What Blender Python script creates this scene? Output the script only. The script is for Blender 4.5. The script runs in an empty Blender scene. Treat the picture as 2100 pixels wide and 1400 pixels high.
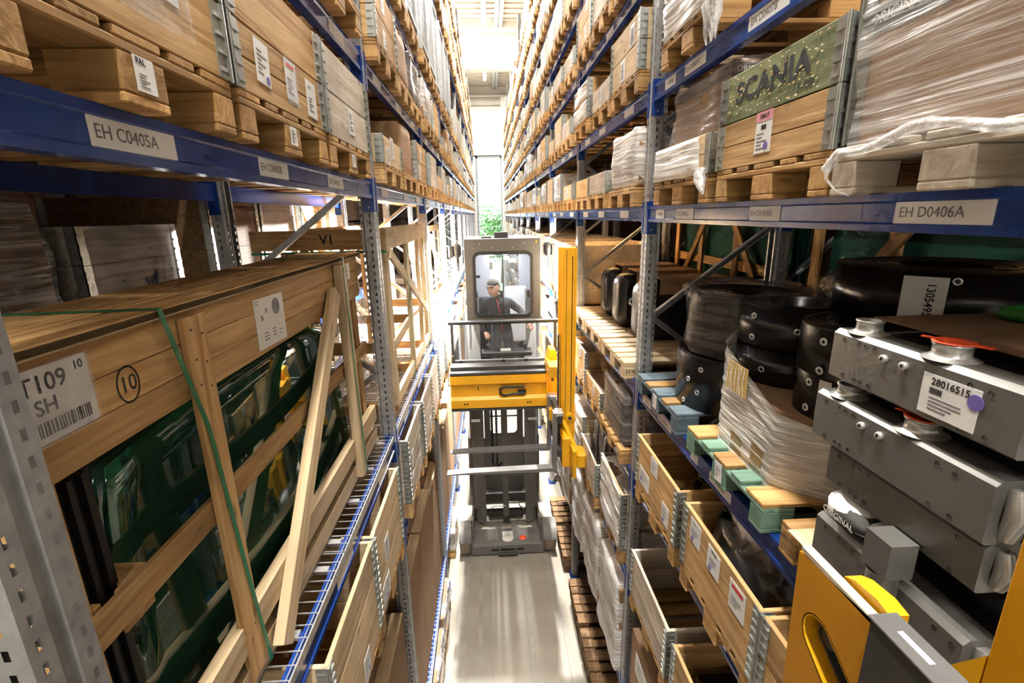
import bpy, bmesh, math, random
from mathutils import Vector, Matrix, Euler

random.seed(11)
sc = bpy.context.scene
col = sc.collection
PI = math.pi
H = 5.65            # eye height above the floor; shelf heights below are written relative to the eye

# ------------------------------------------------------------------ camera
cd = bpy.data.cameras.new('camera')
cd.sensor_fit = 'HORIZONTAL'; cd.sensor_width = 36.0
cd.lens = 981.35 / 2100 * 36.0
cd.clip_start = 0.03; cd.clip_end = 200
cam = bpy.data.objects.new('camera', cd)
_p, _y, _r = math.radians(14.842), math.radians(2.609), math.radians(-1.092)
_f = Vector((math.sin(_y) * math.cos(_p), math.cos(_y) * math.cos(_p), -math.sin(_p)))
_rt = Vector((math.cos(_y), -math.sin(_y), 0)); _up = _rt.cross(_f)
_r2 = _rt * math.cos(_r) + _up * math.sin(_r); _u2 = _up * math.cos(_r) - _rt * math.sin(_r)
_m = Matrix((_r2, _u2, -_f)).transposed().to_4x4()
_m.translation = (0, 0, H)
cam.matrix_world = _m
col.objects.link(cam)
sc.camera = cam

# ------------------------------------------------------------------ world and exposure
w = bpy.data.worlds.new('overcast_sky'); sc.world = w; w.use_nodes = True
w.node_tree.nodes['Background'].inputs[0].default_value = (0.86, 0.93, 1.0, 1)
w.node_tree.nodes['Background'].inputs[1].default_value = 4.0
sc.view_settings.view_transform = 'Standard'; sc.view_settings.look = 'None'
sc.view_settings.gamma = 1.0; sc.view_settings.use_curve_mapping = False
sc.view_settings.exposure = 1.6
sc.cycles.max_bounces = 5; sc.cycles.diffuse_bounces = 2; sc.cycles.glossy_bounces = 2; sc.cycles.transmission_bounces = 4; sc.cycles.transparent_max_bounces = 8
sc.cycles.use_adaptive_sampling = True; sc.cycles.adaptive_threshold = .05; sc.cycles.adaptive_min_samples = 12; sc.cycles.use_denoising = True
sc.cycles.sample_clamp_indirect = 8.0

# ------------------------------------------------------------------ materials
MATS = {}
def _mat(name):
    m = bpy.data.materials.new(name); m.use_nodes = True
    nt = m.node_tree
    b = nt.nodes['Principled BSDF']
    MATS[name] = m
    return m, nt, b
def plain(name, c, rough=.5, metal=0.0, spec=.5, noise=0.0, nscale=8.0, bump=0.0, bscale=60.0, emit=None, es=0.0):
    m, nt, b = _mat(name)
    b.inputs['Base Color'].default_value = (*c, 1); b.inputs['Roughness'].default_value = rough
    b.inputs['Metallic'].default_value = metal; b.inputs['Specular IOR Level'].default_value = spec
    if noise or bump:
        tc = nt.nodes.new('ShaderNodeTexCoord')
    if noise:
        oi = nt.nodes.new('ShaderNodeObjectInfo')
        n = nt.nodes.new('ShaderNodeTexNoise'); n.inputs['Scale'].default_value = nscale; n.inputs['Detail'].default_value = 5
        n.inputs['Roughness'].default_value = .65
        nt.links.new(tc.outputs['Object'], n.inputs['Vector'])
        r = nt.nodes.new('ShaderNodeMapRange'); r.inputs[1].default_value = .3; r.inputs[2].default_value = .7
        r.inputs[3].default_value = 1 - noise; r.inputs[4].default_value = 1 + noise * .6
        nt.links.new(n.outputs['Fac'], r.inputs[0])
        r2 = nt.nodes.new('ShaderNodeMapRange'); r2.inputs[3].default_value = 1 - noise * .5; r2.inputs[4].default_value = 1 + noise * .4
        nt.links.new(oi.outputs['Random'], r2.inputs[0])
        mu = nt.nodes.new('ShaderNodeMath'); mu.operation = 'MULTIPLY'
        nt.links.new(r.outputs[0], mu.inputs[0]); nt.links.new(r2.outputs[0], mu.inputs[1])
        vm = nt.nodes.new('ShaderNodeVectorMath'); vm.operation = 'SCALE'; vm.inputs[0].default_value = c
        nt.links.new(mu.outputs[0], vm.inputs['Scale'])
        nt.links.new(vm.outputs[0], b.inputs['Base Color'])
    if bump:
        n2 = nt.nodes.new('ShaderNodeTexNoise'); n2.inputs['Scale'].default_value = bscale; n2.inputs['Detail'].default_value = 3
        nt.links.new(tc.outputs['Object'], n2.inputs['Vector'])
        bp = nt.nodes.new('ShaderNodeBump'); bp.inputs['Strength'].default_value = bump; bp.inputs['Distance'].default_value = .005
        nt.links.new(n2.outputs['Fac'], bp.inputs['Height']); nt.links.new(bp.outputs[0], b.inputs['Normal'])
    if emit:
        b.inputs['Emission Color'].default_value = (*emit, 1); b.inputs['Emission Strength'].default_value = es
    return m
def wood(name, light, dark, axis='y', rough=.65, vary=.18, grain=1.0, stain=0.0):
    """sawn timber with the grain along one local axis; each board gets its own offset and tone"""
    m, nt, b = _mat(name)
    N = nt.nodes.new; L = nt.links.new
    tc = N('ShaderNodeTexCoord'); oi = N('ShaderNodeObjectInfo')
    mul = N('ShaderNodeMath'); mul.operation = 'MULTIPLY'; mul.inputs[1].default_value = 37.0
    L(oi.outputs['Random'], mul.inputs[0])
    add = N('ShaderNodeVectorMath'); add.operation = 'ADD'
    L(tc.outputs['Object'], add.inputs[0]); L(mul.outputs[0], add.inputs[1])
    mp = N('ShaderNodeMapping')
    s = {'x': (1.2, 22, 22), 'y': (22, 1.2, 22), 'z': (22, 22, 1.2)}[axis]
    mp.inputs['Scale'].default_value = [k * grain for k in s]
    L(add.outputs[0], mp.inputs['Vector'])
    n = N('ShaderNodeTexNoise'); n.inputs['Scale'].default_value = 1.0; n.inputs['Detail'].default_value = 3
    n.inputs['Roughness'].default_value = .6; n.inputs['Distortion'].default_value = 1.3
    L(mp.outputs[0], n.inputs['Vector'])
    n2 = N('ShaderNodeTexNoise'); n2.inputs['Scale'].default_value = 3.0; n2.inputs['Detail'].default_value = 2
    L(add.outputs[0], n2.inputs['Vector'])
    cr = N('ShaderNodeValToRGB')
    cr.color_ramp.elements[0].position = .32; cr.color_ramp.elements[0].color = (*dark, 1)
    cr.color_ramp.elements[1].position = .62; cr.color_ramp.elements[1].color = (*light, 1)
    L(n.outputs['Fac'], cr.inputs[0])
    # knots
    vo = N('ShaderNodeTexVoronoi'); vo.inputs['Scale'].default_value = 1.0
    mk = N('ShaderNodeMapping'); ks = {'x': (3, 9, 9), 'y': (9, 3, 9), 'z': (9, 9, 3)}[axis]; mk.inputs['Scale'].default_value = ks
    L(add.outputs[0], mk.inputs['Vector']); L(mk.outputs[0], vo.inputs['Vector'])
    kr = N('ShaderNodeMapRange'); kr.inputs[1].default_value = .05; kr.inputs[2].default_value = .13; kr.inputs[3].default_value = .45; kr.inputs[4].default_value = 1.0
    L(vo.outputs['Distance'], kr.inputs[0])
    r1 = N('ShaderNodeMapRange'); r1.inputs[3].default_value = 1 - vary; r1.inputs[4].default_value = 1 + vary * .7
    L(oi.outputs['Random'], r1.inputs[0])
    r2 = N('ShaderNodeMapRange'); r2.inputs[1].default_value = .3; r2.inputs[2].default_value = .7; r2.inputs[3].default_value = .82 - stain; r2.inputs[4].default_value = 1.1
    L(n2.outputs['Fac'], r2.inputs[0])
    a = N('ShaderNodeMath'); a.operation = 'MULTIPLY'; L(r1.outputs[0], a.inputs[0]); L(r2.outputs[0], a.inputs[1])
    a2 = N('ShaderNodeMath'); a2.operation = 'MULTIPLY'; L(a.outputs[0], a2.inputs[0]); L(kr.outputs[0], a2.inputs[1])
    vm = N('ShaderNodeVectorMath'); vm.operation = 'SCALE'; L(cr.outputs[0], vm.inputs[0]); L(a2.outputs[0], vm.inputs['Scale'])
    L(vm.outputs[0], b.inputs['Base Color'])
    b.inputs['Roughness'].default_value = rough; b.inputs['Specular IOR Level'].default_value = .25
    bp = N('ShaderNodeBump'); bp.inputs['Strength'].default_value = .35; bp.inputs['Distance'].default_value = .004
    L(n.outputs['Fac'], bp.inputs['Height']); L(bp.outputs[0], b.inputs['Normal'])
    return m
def film(name, c=(1, 1, 1), cover=(.12, .55), axis='y', rough=.12, scale=30, bump=.8, lines=12.0):
    """clear stretch film: partly see-through, streaky and shiny"""
    m, nt, b = _mat(name)
    N = nt.nodes.new; L = nt.links.new
    tc = N('ShaderNodeTexCoord'); mp = N('ShaderNodeMapping')
    s = {'x': (.05, 1, 1), 'y': (1, .05, 1), 'z': (1, 1, .05), 'n': (1, 1, 1), 'xy': (.05, .05, 1)}[axis]
    mp.inputs['Scale'].default_value = [k * scale for k in s]
    mp.inputs['Rotation'].default_value = (.20, 0, .05)
    L(tc.outputs['Object'], mp.inputs['Vector'])
    n = N('ShaderNodeTexNoise'); n.inputs['Scale'].default_value = 1; n.inputs['Detail'].default_value = 4; n.inputs['Distortion'].default_value = .8
    L(mp.outputs[0], n.inputs['Vector'])
    r = N('ShaderNodeMapRange'); r.inputs[1].default_value = .42; r.inputs[2].default_value = .68
    r.inputs[3].default_value = cover[0]; r.inputs[4].default_value = cover[1]
    L(n.outputs['Fac'], r.inputs[0])
    b.inputs['Base Color'].default_value = (*c, 1); b.inputs['Roughness'].default_value = rough
    b.inputs['Specular IOR Level'].default_value = .9
    bp = N('ShaderNodeBump'); bp.inputs['Strength'].default_value = bump; bp.inputs['Distance'].default_value = .01
    L(n.outputs['Fac'], bp.inputs['Height']); L(bp.outputs[0], b.inputs['Normal'])
    t = N('ShaderNodeBsdfTransparent'); mx = N('ShaderNodeMixShader')
    L(r.outputs[0], mx.inputs[0]); L(t.outputs[0], mx.inputs[1]); L(b.outputs[0], mx.inputs[2])
    L(mx.outputs[0], nt.nodes['Material Output'].inputs['Surface'])
    return m
def glassy(name, c, alpha=.25, rough=.02, spec=.8, ior=1.5):
    m, nt, b = _mat(name)
    b.inputs['IOR'].default_value = ior
    N = nt.nodes.new; L = nt.links.new
    b.inputs['Base Color'].default_value = (*[k * .25 for k in c], 1); b.inputs['Roughness'].default_value = rough
    b.inputs['Specular IOR Level'].default_value = spec
    t = N('ShaderNodeBsdfTransparent'); t.inputs[0].default_value = (*c, 1)
    mx = N('ShaderNodeMixShader'); mx.inputs[0].default_value = alpha
    L(t.outputs[0], mx.inputs[1]); L(b.outputs[0], mx.inputs[2])
    L(mx.outputs[0], nt.nodes['Material Output'].inputs['Surface'])
    return m
def lamp_mat(name, c, s):
    return plain(name, c, .5, emit=c, es=s)

for ax in 'xyz':
    wood('pine_' + ax, (.68, .44, .20), (.44, .235, .085), ax)
    wood('pale_' + ax, (.74, .57, .36), (.55, .38, .20), ax)
    wood('worn_' + ax, (.74, .65, .53), (.52, .42, .31), ax, stain=.15, vary=.12)
    wood('pallet_' + ax, (.62, .37, .145), (.37, .19, .06), ax, vary=.3, stain=.12)
    wood('grey_' + ax, (.62, .58, .53), (.36, .32, .28), ax, stain=.2)
    wood('dark_' + ax, (.26, .15, .07), (.12, .065, .03), ax, vary=.3)
    wood('mint_' + ax, (.22, .37, .27), (.14, .25, .18), ax, vary=.15, stain=.1)
    wood('teal_' + ax, (.17, .23, .26), (.09, .13, .16), ax, vary=.15, stain=.1)
    wood('olive_' + ax, (.30, .33, .17), (.17, .19, .09), ax, vary=.08, stain=.15)
wood('chip', (.50, .31, .13), (.20, .10, .03), 'y', grain=4.0)
plain('steel', (.46, .47, .48), .42, .75, noise=.25, nscale=14, bump=.05)
plain('hinge', (.44, .46, .43), .38, .8, noise=.3, nscale=25)
plain('zinc_bright', (.68, .69, .71), .3, .8)
plain('dark_steel', (.10, .10, .105), .45, .6)
plain('blue', (.010, .050, .26), .20, .0, .6, noise=.2, nscale=10)
plain('blue_dark', (.008, .03, .16), .3)
plain('white_paper', (.78, .77, .75), .45, noise=.06, nscale=12)
plain('pink_paper', (.72, .30, .36), .5)
plain('ink', (.012, .012, .014), .5)
plain('ink_soft', (.16, .16, .17), .5)
plain('purple', (.17, .12, .42), .5)
plain('red', (.62, .03, .025), .4)
plain('orange_red', (.85, .10, .03), .4)
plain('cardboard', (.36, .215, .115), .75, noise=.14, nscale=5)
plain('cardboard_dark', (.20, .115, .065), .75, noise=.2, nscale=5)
plain('tape', (.30, .20, .10), .3)
plain('rubber', (.012, .012, .013), .27, noise=.3, nscale=6)
plain('rubber_edge', (.035, .03, .027), .6, noise=.3, nscale=20)
plain('tank_black', (.014, .014, .016), .32, bump=.15, bscale=180)
plain('cooler_grey', (.22, .215, .20), .35, .55, noise=.12, nscale=7)
plain('cooler_cap', (.55, .55, .52), .3, .6)
plain('core_black', (.012, .012, .012), .5)
plain('brass', (.55, .38, .12), .35, .9)
plain('yellow', (.80, .39, .012), .3, noise=.1, nscale=4, bump=.03)
plain('yellow_deep', (.62, .27, .006), .35, noise=.1, nscale=4)
plain('truck_grey', (.072, .066, .058), .55, noise=.08, nscale=6, bump=.12, bscale=220)
plain('chassis_grey', (.17, .158, .14), .55, noise=.08, nscale=6, bump=.12, bscale=220)
plain('mast_grey', (.085, .08, .073), .5, noise=.12, nscale=6)
plain('truck_dark', (.042, .040, .037), .5, noise=.12, nscale=6)
plain('fork_grey', (.20, .195, .19), .42, .4, noise=.15, nscale=9)
plain('black_plastic', (.015, .015, .016), .45)
plain('tyre', (.22, .165, .125), .7, noise=.12, nscale=8)
plain('cab_white', (.40, .40, .43), .5)
plain('cream', (.78, .75, .68), .4)
plain('concrete', (.33, .295, .235), .42, 0, .4, noise=.12, nscale=1.6, bump=.04, bscale=40)
plain('white_paint', (.75, .75, .75), .5)
plain('wall_panel', (.80, .77, .70), .6, noise=.03, nscale=1)
plain('ceiling_panel', (.60, .57, .50), .6, noise=.05, nscale=2)
plain('concrete_beam', (.80, .77, .71), .7)
plain('frame_grey', (.33, .36, .37), .5)
plain('green_strap', (.02, .20, .09), .4)
plain('green_plastic', (.03, .22, .03), .4)
plain('skin', (.62, .36, .26), .5)
plain('hair', (.05, .03, .02), .6)
plain('cap_cloth', (.11, .10, .085), .8)
plain('jacket', (.035, .036, .040), .75, noise=.2, nscale=60)
plain('sleeve', (.10, .105, .11), .75, noise=.25, nscale=50)
plain('trousers', (.10, .11, .13), .8)
plain('leaf', (.10, .26, .06), .6, noise=.3, nscale=3)
plain('bark', (.14, .09, .05), .8)
plain('grass_far', (.22, .33, .12), .8, noise=.2, nscale=.5)
plain('bag_black', (.02, .018, .017), .3, bump=.5, bscale=14)
plain('mortar_dark', (.03, .028, .026), .7)
film('film_clear', (.95, .94, .92), (.10, .55), 'xy', rough=.16, scale=38, bump=1.0)
film('film_white', (.97, .96, .94), (.45, .97), 'xy', rough=.25, scale=42, bump=.7)
film('film_loose', (.95, .95, .95), (.25, .75), 'n', rough=.12, scale=22, bump=1.0)
film('film_dark', (.35, .30, .27), (.25, .7), 'xy', rough=.15, scale=26, bump=1.0)
film('film_clean', (.9, .9, .9), (.05, .22), 'n', rough=.08, scale=9, bump=.5)
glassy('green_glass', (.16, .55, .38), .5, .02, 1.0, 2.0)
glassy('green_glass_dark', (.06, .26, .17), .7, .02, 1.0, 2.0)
glassy('clear_glass', (.93, .95, .97), .10, .02, .6)
glassy('window_glass', (.97, .985, 1.0), .05, .02, .5)
plain('green_sheet', (.012, .06, .04), .6, 0, .15)
lamp_mat('lamp_white', (1.0, .95, .86), 14.0)
lamp_mat('work_lamp', (1.0, .98, .95), 60.0)
lamp_mat('cab_led', (.95, .97, 1.0), 5.0)

# ------------------------------------------------------------------ mesh helpers
class MB:
    def __init__(self): self.v = []; self.f = []; self.m = []; self.s = []
    def add(self, vs, fs, mi=0, smooth=False):
        o = len(self.v); self.v += [tuple(p) for p in vs]
        for q in fs: self.f.append(tuple(i + o for i in q)); self.m.append(mi); self.s.append(smooth)
    def box(self, x0, y0, z0, x1, y1, z1, mi=0):
        vs = [(x0, y0, z0), (x1, y0, z0), (x1, y1, z0), (x0, y1, z0), (x0, y0, z1), (x1, y0, z1), (x1, y1, z1), (x0, y1, z1)]
        self.add(vs, [(0, 3, 2, 1), (4, 5, 6, 7), (0, 1, 5, 4), (1, 2, 6, 5), (2, 3, 7, 6), (3, 0, 4, 7)], mi)
    def bar(self, a, b, w, h, up=(0, 0, 1), mi=0):
        """square bar from a to b"""
        a = Vector(a); b = Vector(b); d = (b - a).normalized(); u = Vector(up)
        s = d.cross(u)
        if s.length < 1e-4: s = d.cross(Vector((1, 0, 0)))
        s.normalize(); u = s.cross(d)
        vs = []
        for p in (a, b):
            for i, j in ((-1, -1), (1, -1), (1, 1), (-1, 1)): vs.append(p + s * (i * w / 2) + u * (j * h / 2))
        self.add(vs, [(0, 1, 2, 3), (7, 6, 5, 4), (0, 4, 5, 1), (1, 5, 6, 2), (2, 6, 7, 3), (3, 7, 4, 0)], mi)
    def tube(self, path, r, n=8, mi=0, cap=True, smooth=True):
        path = [Vector(p) for p in path]; rs = r if isinstance(r, (list, tuple)) else [r] * len(path)
        vs = []; fs = []; prev = None
        for i, p in enumerate(path):
            d = (path[min(i + 1, len(path) - 1)] - path[max(i - 1, 0)]).normalized()
            if prev is None:
                t = Vector((0, 0, 1)) if abs(d.z) < .9 else Vector((1, 0, 0))
            else: t = prev
            s = d.cross(t).normalized(); u = s.cross(d).normalized(); prev = u
            for k in range(n):
                a = 2 * PI * k / n; vs.append(p + (s * math.cos(a) + u * math.sin(a)) * rs[i])
        for i in range(len(path) - 1):
            for k in range(n):
                fs.append((i * n + k, i * n + (k + 1) % n, (i + 1) * n + (k + 1) % n, (i + 1) * n + k))
        self.add(vs, fs, mi, smooth)
        if cap:
            o = len(path) - 1
            self.add(vs[:n], [tuple(range(n))[::-1]], mi); self.add(vs[o * n:], [tuple(range(n))], mi)
    def cyl(self, a, b, r, n=16, mi=0): self.tube([a, b], r, n, mi)
    def lathe(self, prof, n=24, c=(0, 0, 0), mi=0, smooth=True, axis='z'):
        """profile of (radius, height) pairs turned about an axis"""
        vs = []; fs = []
        for r, h in prof:
            for k in range(n):
                a = 2 * PI * k / n; x, y = r * math.cos(a), r * math.sin(a)
                q = {'z': (x, y, h), 'x': (h, x, y), 'y': (y, h, x)}[axis]
                vs.append((c[0] + q[0], c[1] + q[1], c[2] + q[2]))
        for i in range(len(prof) - 1):
            for k in range(n):
                fs.append((i * n + k, i * n + (k + 1) % n, (i + 1) * n + (k + 1) % n, (i + 1) * n + k))
        self.add(vs, fs, mi, smooth)
    def prism(self, prof, a0, a1, axis='y', mi=0, smooth=False):
        """closed 2D outline extruded along an axis; outline in the two other axes (cyclic order)"""
        n = len(prof); vs = []
        for a in (a0, a1):
            for p, q in prof: vs.append({'x': (a, p, q), 'y': (p, a, q), 'z': (p, q, a)}[axis])
        fs = [(i, (i + 1) % n, n + (i + 1) % n, n + i) for i in range(n)]
        self.add(vs, fs, mi, smooth)
        self.add(vs[:n], [tuple(range(n))[::-1]], mi); self.add(vs[n:], [tuple(range(n))], mi)
    def mesh(self, name, mats):
        me = bpy.data.meshes.new(name); me.from_pydata(self.v, [], self.f)
        for k in mats: me.materials.append(MATS[k])
        me.polygons.foreach_set('material_index', self.m); me.polygons.foreach_set('use_smooth', self.s)
        bm = bmesh.new(); bm.from_mesh(me); bmesh.ops.recalc_face_normals(bm, faces=bm.faces); bm.to_mesh(me); bm.free()
        me.update(); return me
_cache = {}
def boxmesh(sx, sy, sz, mat, c=.0025):
    """chamfered box about its own centre, shared between alike pieces"""
    k = (round(sx, 3), round(sy, 3), round(sz, 3), mat, c)
    if k in _cache: return _cache[k]
    mb = MB(); hx, hy, hz = sx / 2, sy / 2, sz / 2; c = min(c, hx * .45, hy * .45, hz * .45)
    if c <= 0: mb.box(-hx, -hy, -hz, hx, hy, hz)
    else:
        vs = []; idx = {}
        for i in (-1, 1):
            for j in (-1, 1):
                for l in (-1, 1):
                    for t in range(3):
                        q = [i * hx, j * hy, l * hz]
                        for u in range(3):
                            if u != t: q[u] -= (i, j, l)[u] * c
                        idx[(i, j, l, t)] = len(vs); vs.append(tuple(q))
        fs = []
        for t in range(3):
            a, b2 = [u for u in range(3) if u != t]
            for s in (-1, 1):
                ring = []
                for p, q in ((-1, -1), (1, -1), (1, 1), (-1, 1)):
                    k3 = [0, 0, 0]; k3[t] = s; k3[a] = p; k3[b2] = q; ring.append(idx[(*k3, t)])
                fs.append(tuple(ring))
        for t in range(3):      # edges along axis t
            a, b2 = [u for u in range(3) if u != t]
            for p in (-1, 1):
                for q in (-1, 1):
                    e = []
                    for s in (-1, 1):
                        k3 = [0, 0, 0]; k3[t] = s; k3[a] = p; k3[b2] = q
                        e.append((idx[(*k3, a)], idx[(*k3, b2)]))
                    fs.append((e[0][0], e[0][1], e[1][1], e[1][0]))
        for i in (-1, 1):
            for j in (-1, 1):
                for l in (-1, 1): fs.append(tuple(idx[(i, j, l, t)] for t in range(3)))
        mb.add(vs, fs)
    _cache[k] = mb.mesh('piece', [mat]); return _cache[k]

def O(name, me, parent=None, loc=(0, 0, 0), rot=None):
    o = bpy.data.objects.new(name, me)
    if parent is None: o.location = (loc[0], loc[1], loc[2] + H)
    else: o.parent = parent; o.location = loc
    if rot is not None:
        if isinstance(rot, Matrix): o.rotation_euler = rot.to_euler()
        else: o.rotation_euler = rot
    col.objects.link(o); return o
def tag(o, label, cat, group=None, kind=None):
    if label: o['label'] = label
    if cat: o['category'] = cat
    if group: o['group'] = group
    if kind: o['kind'] = kind
    return o
def thing(name, label, cat, loc=(0, 0, 0), rz=0.0, group=None, rot=None):
    o = bpy.data.objects.new(name, None); o.empty_display_size = .1
    o.location = (loc[0], loc[1], loc[2] + H); o.rotation_euler = rot if rot else (0, 0, rz); col.objects.link(o)
    return tag(o, label, cat, group)
def B(name, parent, mat, lo, hi, c=.0025, rot=None):
    """box part from corner to corner"""
    return O(name, boxmesh(abs(hi[0] - lo[0]), abs(hi[1] - lo[1]), abs(hi[2] - lo[2]), mat, c), parent,
             tuple((a + b) / 2 for a, b in zip(lo, hi)), rot)
def BAR(name, parent, mat, a, b, w, h, up=(0, 0, 1), c=.003):
    """board part from point to point, local x along it, width across, h along up"""
    a = Vector(a); b = Vector(b); d = b - a; l = d.length; d.normalize()
    u = Vector(up); s = u.cross(d)
    if s.length < 1e-4: s = Vector((1, 0, 0)).cross(d)
    s.normalize(); u = d.cross(s)
    m = Matrix((d, s, u)).transposed()
    return O(name, boxmesh(l, w, h, mat, c), parent, (a + b) / 2, m)
# writing: flat lettering raised a hair off the face it is printed on
FACE = {'L': Matrix(((0, 0, 1), (1, 0, 0), (0, 1, 0))),      # reads from the aisle on the left rack (faces +x)
        'R': Matrix(((0, 0, -1), (-1, 0, 0), (0, 1, 0))),    # right rack (faces -x)
        'N': Matrix(((1, 0, 0), (0, 0, -1), (0, 1, 0)))}     # faces the camera (-y)
def textmesh(s, size, mat, shear=0.0, bold=0.0):
    k = ('t', s, size, mat, bold)
    if k in _cache: return _cache[k]
    cu = bpy.data.curves.new('letters', 'FONT'); cu.body = s; cu.size = size; cu.align_x = 'CENTER'; cu.align_y = 'CENTER'
    cu.offset = bold; cu.resolution_u = 3; cu.extrude = .0003
    o = bpy.data.objects.new('letters', cu); col.objects.link(o)
    bpy.context.view_layer.update()
    me = bpy.data.meshes.new_from_object(o.evaluated_get(bpy.context.evaluated_depsgraph_get()))
    bpy.data.objects.remove(o); me.materials.clear(); me.materials.append(MATS[mat]); _cache[k] = me
    return me
def barcodemesh(w, h, seed=1, mat='ink'):
    k = ('bc', round(w, 3), round(h, 3), seed, mat)
    if k in _cache: return _cache[k]
    r = random.Random(seed); mb = MB(); x = -w / 2
    while x < w / 2:
        t = r.choice((.02, .03, .05)) * w; mb.box(x, -h / 2, 0, min(x + t, w / 2), h / 2, .0004); x += t + r.choice((.02, .03)) * w
    _cache[k] = mb.mesh('bars', [mat]); return _cache[k]
def linesmesh(w, h, n, seed=1, mat='ink_soft'):
    k = ('ln', round(w, 3), round(h, 3), n, seed, mat)
    if k in _cache: return _cache[k]
    r = random.Random(seed); mb = MB()
    for i in range(n):
        y = h / 2 - (i + .5) * h / n; ww = w * r.uniform(.35, 1)
        mb.box(-w / 2, y - h / n * .16, 0, -w / 2 + ww, y + h / n * .16, .0004)
    _cache[k] = mb.mesh('lines', [mat]); return _cache[k]
def sheet(parent, face, c, w, h, items=(), mat='white_paper', tilt=0.0, name='paper_label', t=.0015):
    """paper label on a face: items are ('text', string, size, dx, dy, mat, rot) / ('bar', w, h, dx, dy) / ('lines', w, h, n, dx, dy) / ('dot', r, dx, dy, mat)"""
    rot = FACE[face] @ Matrix.Rotation(tilt, 3, 'Z')
    p = O(name, boxmesh(w, h, t, mat, 0), parent, c, rot)
    for it in items:
        if it[0] == 'text':
            o = O('lettering', textmesh(it[1], it[2], it[5] if len(it) > 5 else 'ink', 0, it[2] * .012), p, (it[3], it[4], t * .5 + .0004))
            if len(it) > 6: o.rotation_euler = (0, 0, it[6])
        elif it[0] == 'bar': O('barcode', barcodemesh(it[1], it[2], len(parent.name) + 3), p, (it[3], it[4], t * .5 + .0002))
        elif it[0] == 'redline': O('red_print', boxmesh(it[1], it[2], .0006, 'red', 0), p, (it[3], it[4], t * .5 + .0003))
        elif it[0] == 'lines': O('print_lines', linesmesh(it[1], it[2], it[3], it[3] + 2), p, (it[4], it[5], t * .5 + .0002))
        elif it[0] == 'dot':
            k = ('dot', it[1], it[4])
            if k not in _cache:
                mb = MB(); mb.cyl((0, 0, 0), (0, 0, .0012), it[1], 20); _cache[k] = mb.mesh('dot', [it[4]])
            O('sticker', _cache[k], p, (it[2], it[3], t * .5))
    return p
def shape_mesh(loops, depth, mat, name='plate'):
    """flat plate from an outline with holes, given thickness (outline in local x,y)"""
    cu = bpy.data.curves.new('outline', 'CURVE'); cu.dimensions = '2D'; cu.fill_mode = 'BOTH'; cu.extrude = depth / 2
    for lp in loops:
        s = cu.splines.new('POLY'); s.points.add(len(lp) - 1); s.use_cyclic_u = True
        for i, (x, y) in enumerate(lp): s.points[i].co = (x, y, 0, 1)
    o = bpy.data.objects.new('outline', cu); col.objects.link(o); bpy.context.view_layer.update()
    me = bpy.data.meshes.new_from_object(o.evaluated_get(bpy.context.evaluated_depsgraph_get()))
    bpy.data.objects.remove(o); me.materials.clear(); me.materials.append(MATS[mat]); me.name = name
    return me
def rrect(x0, y0, x1, y1, r, n=5):
    out = []
    for cx, cy, a0 in ((x1 - r, y1 - r, 0), (x0 + r, y1 - r, 90), (x0 + r, y0 + r, 180), (x1 - r, y0 + r, 270)):
        for i in range(n + 1):
            a = math.radians(a0 + 90 * i / n); out.append((cx + r * math.cos(a), cy + r * math.sin(a)))
    return out
def blob(x0, y0, z0, x1, y1, z1, n=(8, 10, 8), amp=.01, seed=0, rnd=.03, freq=9.0, top_open=False):
    """box surface divided into a grid, corners eased and wobbled: for wrapped or soft goods"""
    r = random.Random(seed); ph = [r.uniform(0, 6) for _ in range(6)]
    bm = bmesh.new()
    import itertools
    grid = {}
    def vert(i, j, k):
        if (i, j, k) in grid: return grid[(i, j, k)]
        p = [x0 + (x1 - x0) * i / n[0], y0 + (y1 - y0) * j / n[1], z0 + (z1 - z0) * k / n[2]]
        c = [(x0 + x1) / 2, (y0 + y1) / 2, (z0 + z1) / 2]
        e = [i in (0, n[0]), j in (0, n[1]), k in (0, n[2])]
        if sum(e) >= 2:
            for u in range(3):
                if e[u]: p[u] += (c[u] - p[u]) / abs(c[u] - p[u] + 1e-9) * rnd * (sum(e) - 1) * .6
        w = amp * (math.sin(freq * p[1] + ph[0] + 3 * p[2]) + math.sin(freq * 1.7 * p[2] + ph[1] + 2 * p[0]) + r.uniform(-.7, .7))
        for u in range(3):
            if e[u]: p[u] += w * (1 if p[u] > c[u] else -1)
        grid[(i, j, k)] = bm.verts.new(p); return grid[(i, j, k)]
    def face(a): 
        try: bm.faces.new([vert(*q) for q in a]).smooth = True
        except ValueError: pass
    for i in range(n[0]):
        for j in range(n[1]):
            for k in (0, n[2]):
                if k == 0 or not top_open: face([(i, j, k), (i + 1, j, k), (i + 1, j + 1, k), (i, j + 1, k)])
    for i in range(n[0]):
        for k in range(n[2]):
            for j in (0, n[1]): face([(i, j, k), (i + 1, j, k), (i + 1, j, k + 1), (i, j, k + 1)])
    for j in range(n[1]):
        for k in range(n[2]):
            for i in (0, n[0]): face([(i, j, k), (i, j + 1, k), (i, j + 1, k + 1), (i, j, k + 1)])
    bmesh.ops.recalc_face_normals(bm, faces=bm.faces)
    return bm
def bm_mesh(bm, mat, name='soft'):
    me = bpy.data.meshes.new(name); bm.to_mesh(me); bm.free(); me.materials.append(MATS[mat]); return me
ORD = ['lowest', 'second', 'third', 'fourth', 'fifth', 'sixth', 'seventh', 'eighth', 'ninth', 'tenth', 'eleventh', 'top']
BAYW = ['first', 'second', 'third', 'fourth', 'fifth', 'sixth', 'seventh', 'eighth', 'ninth', 'tenth', 'eleventh', 'twelfth']
SLOT = ['near', 'middle', 'far']

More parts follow.
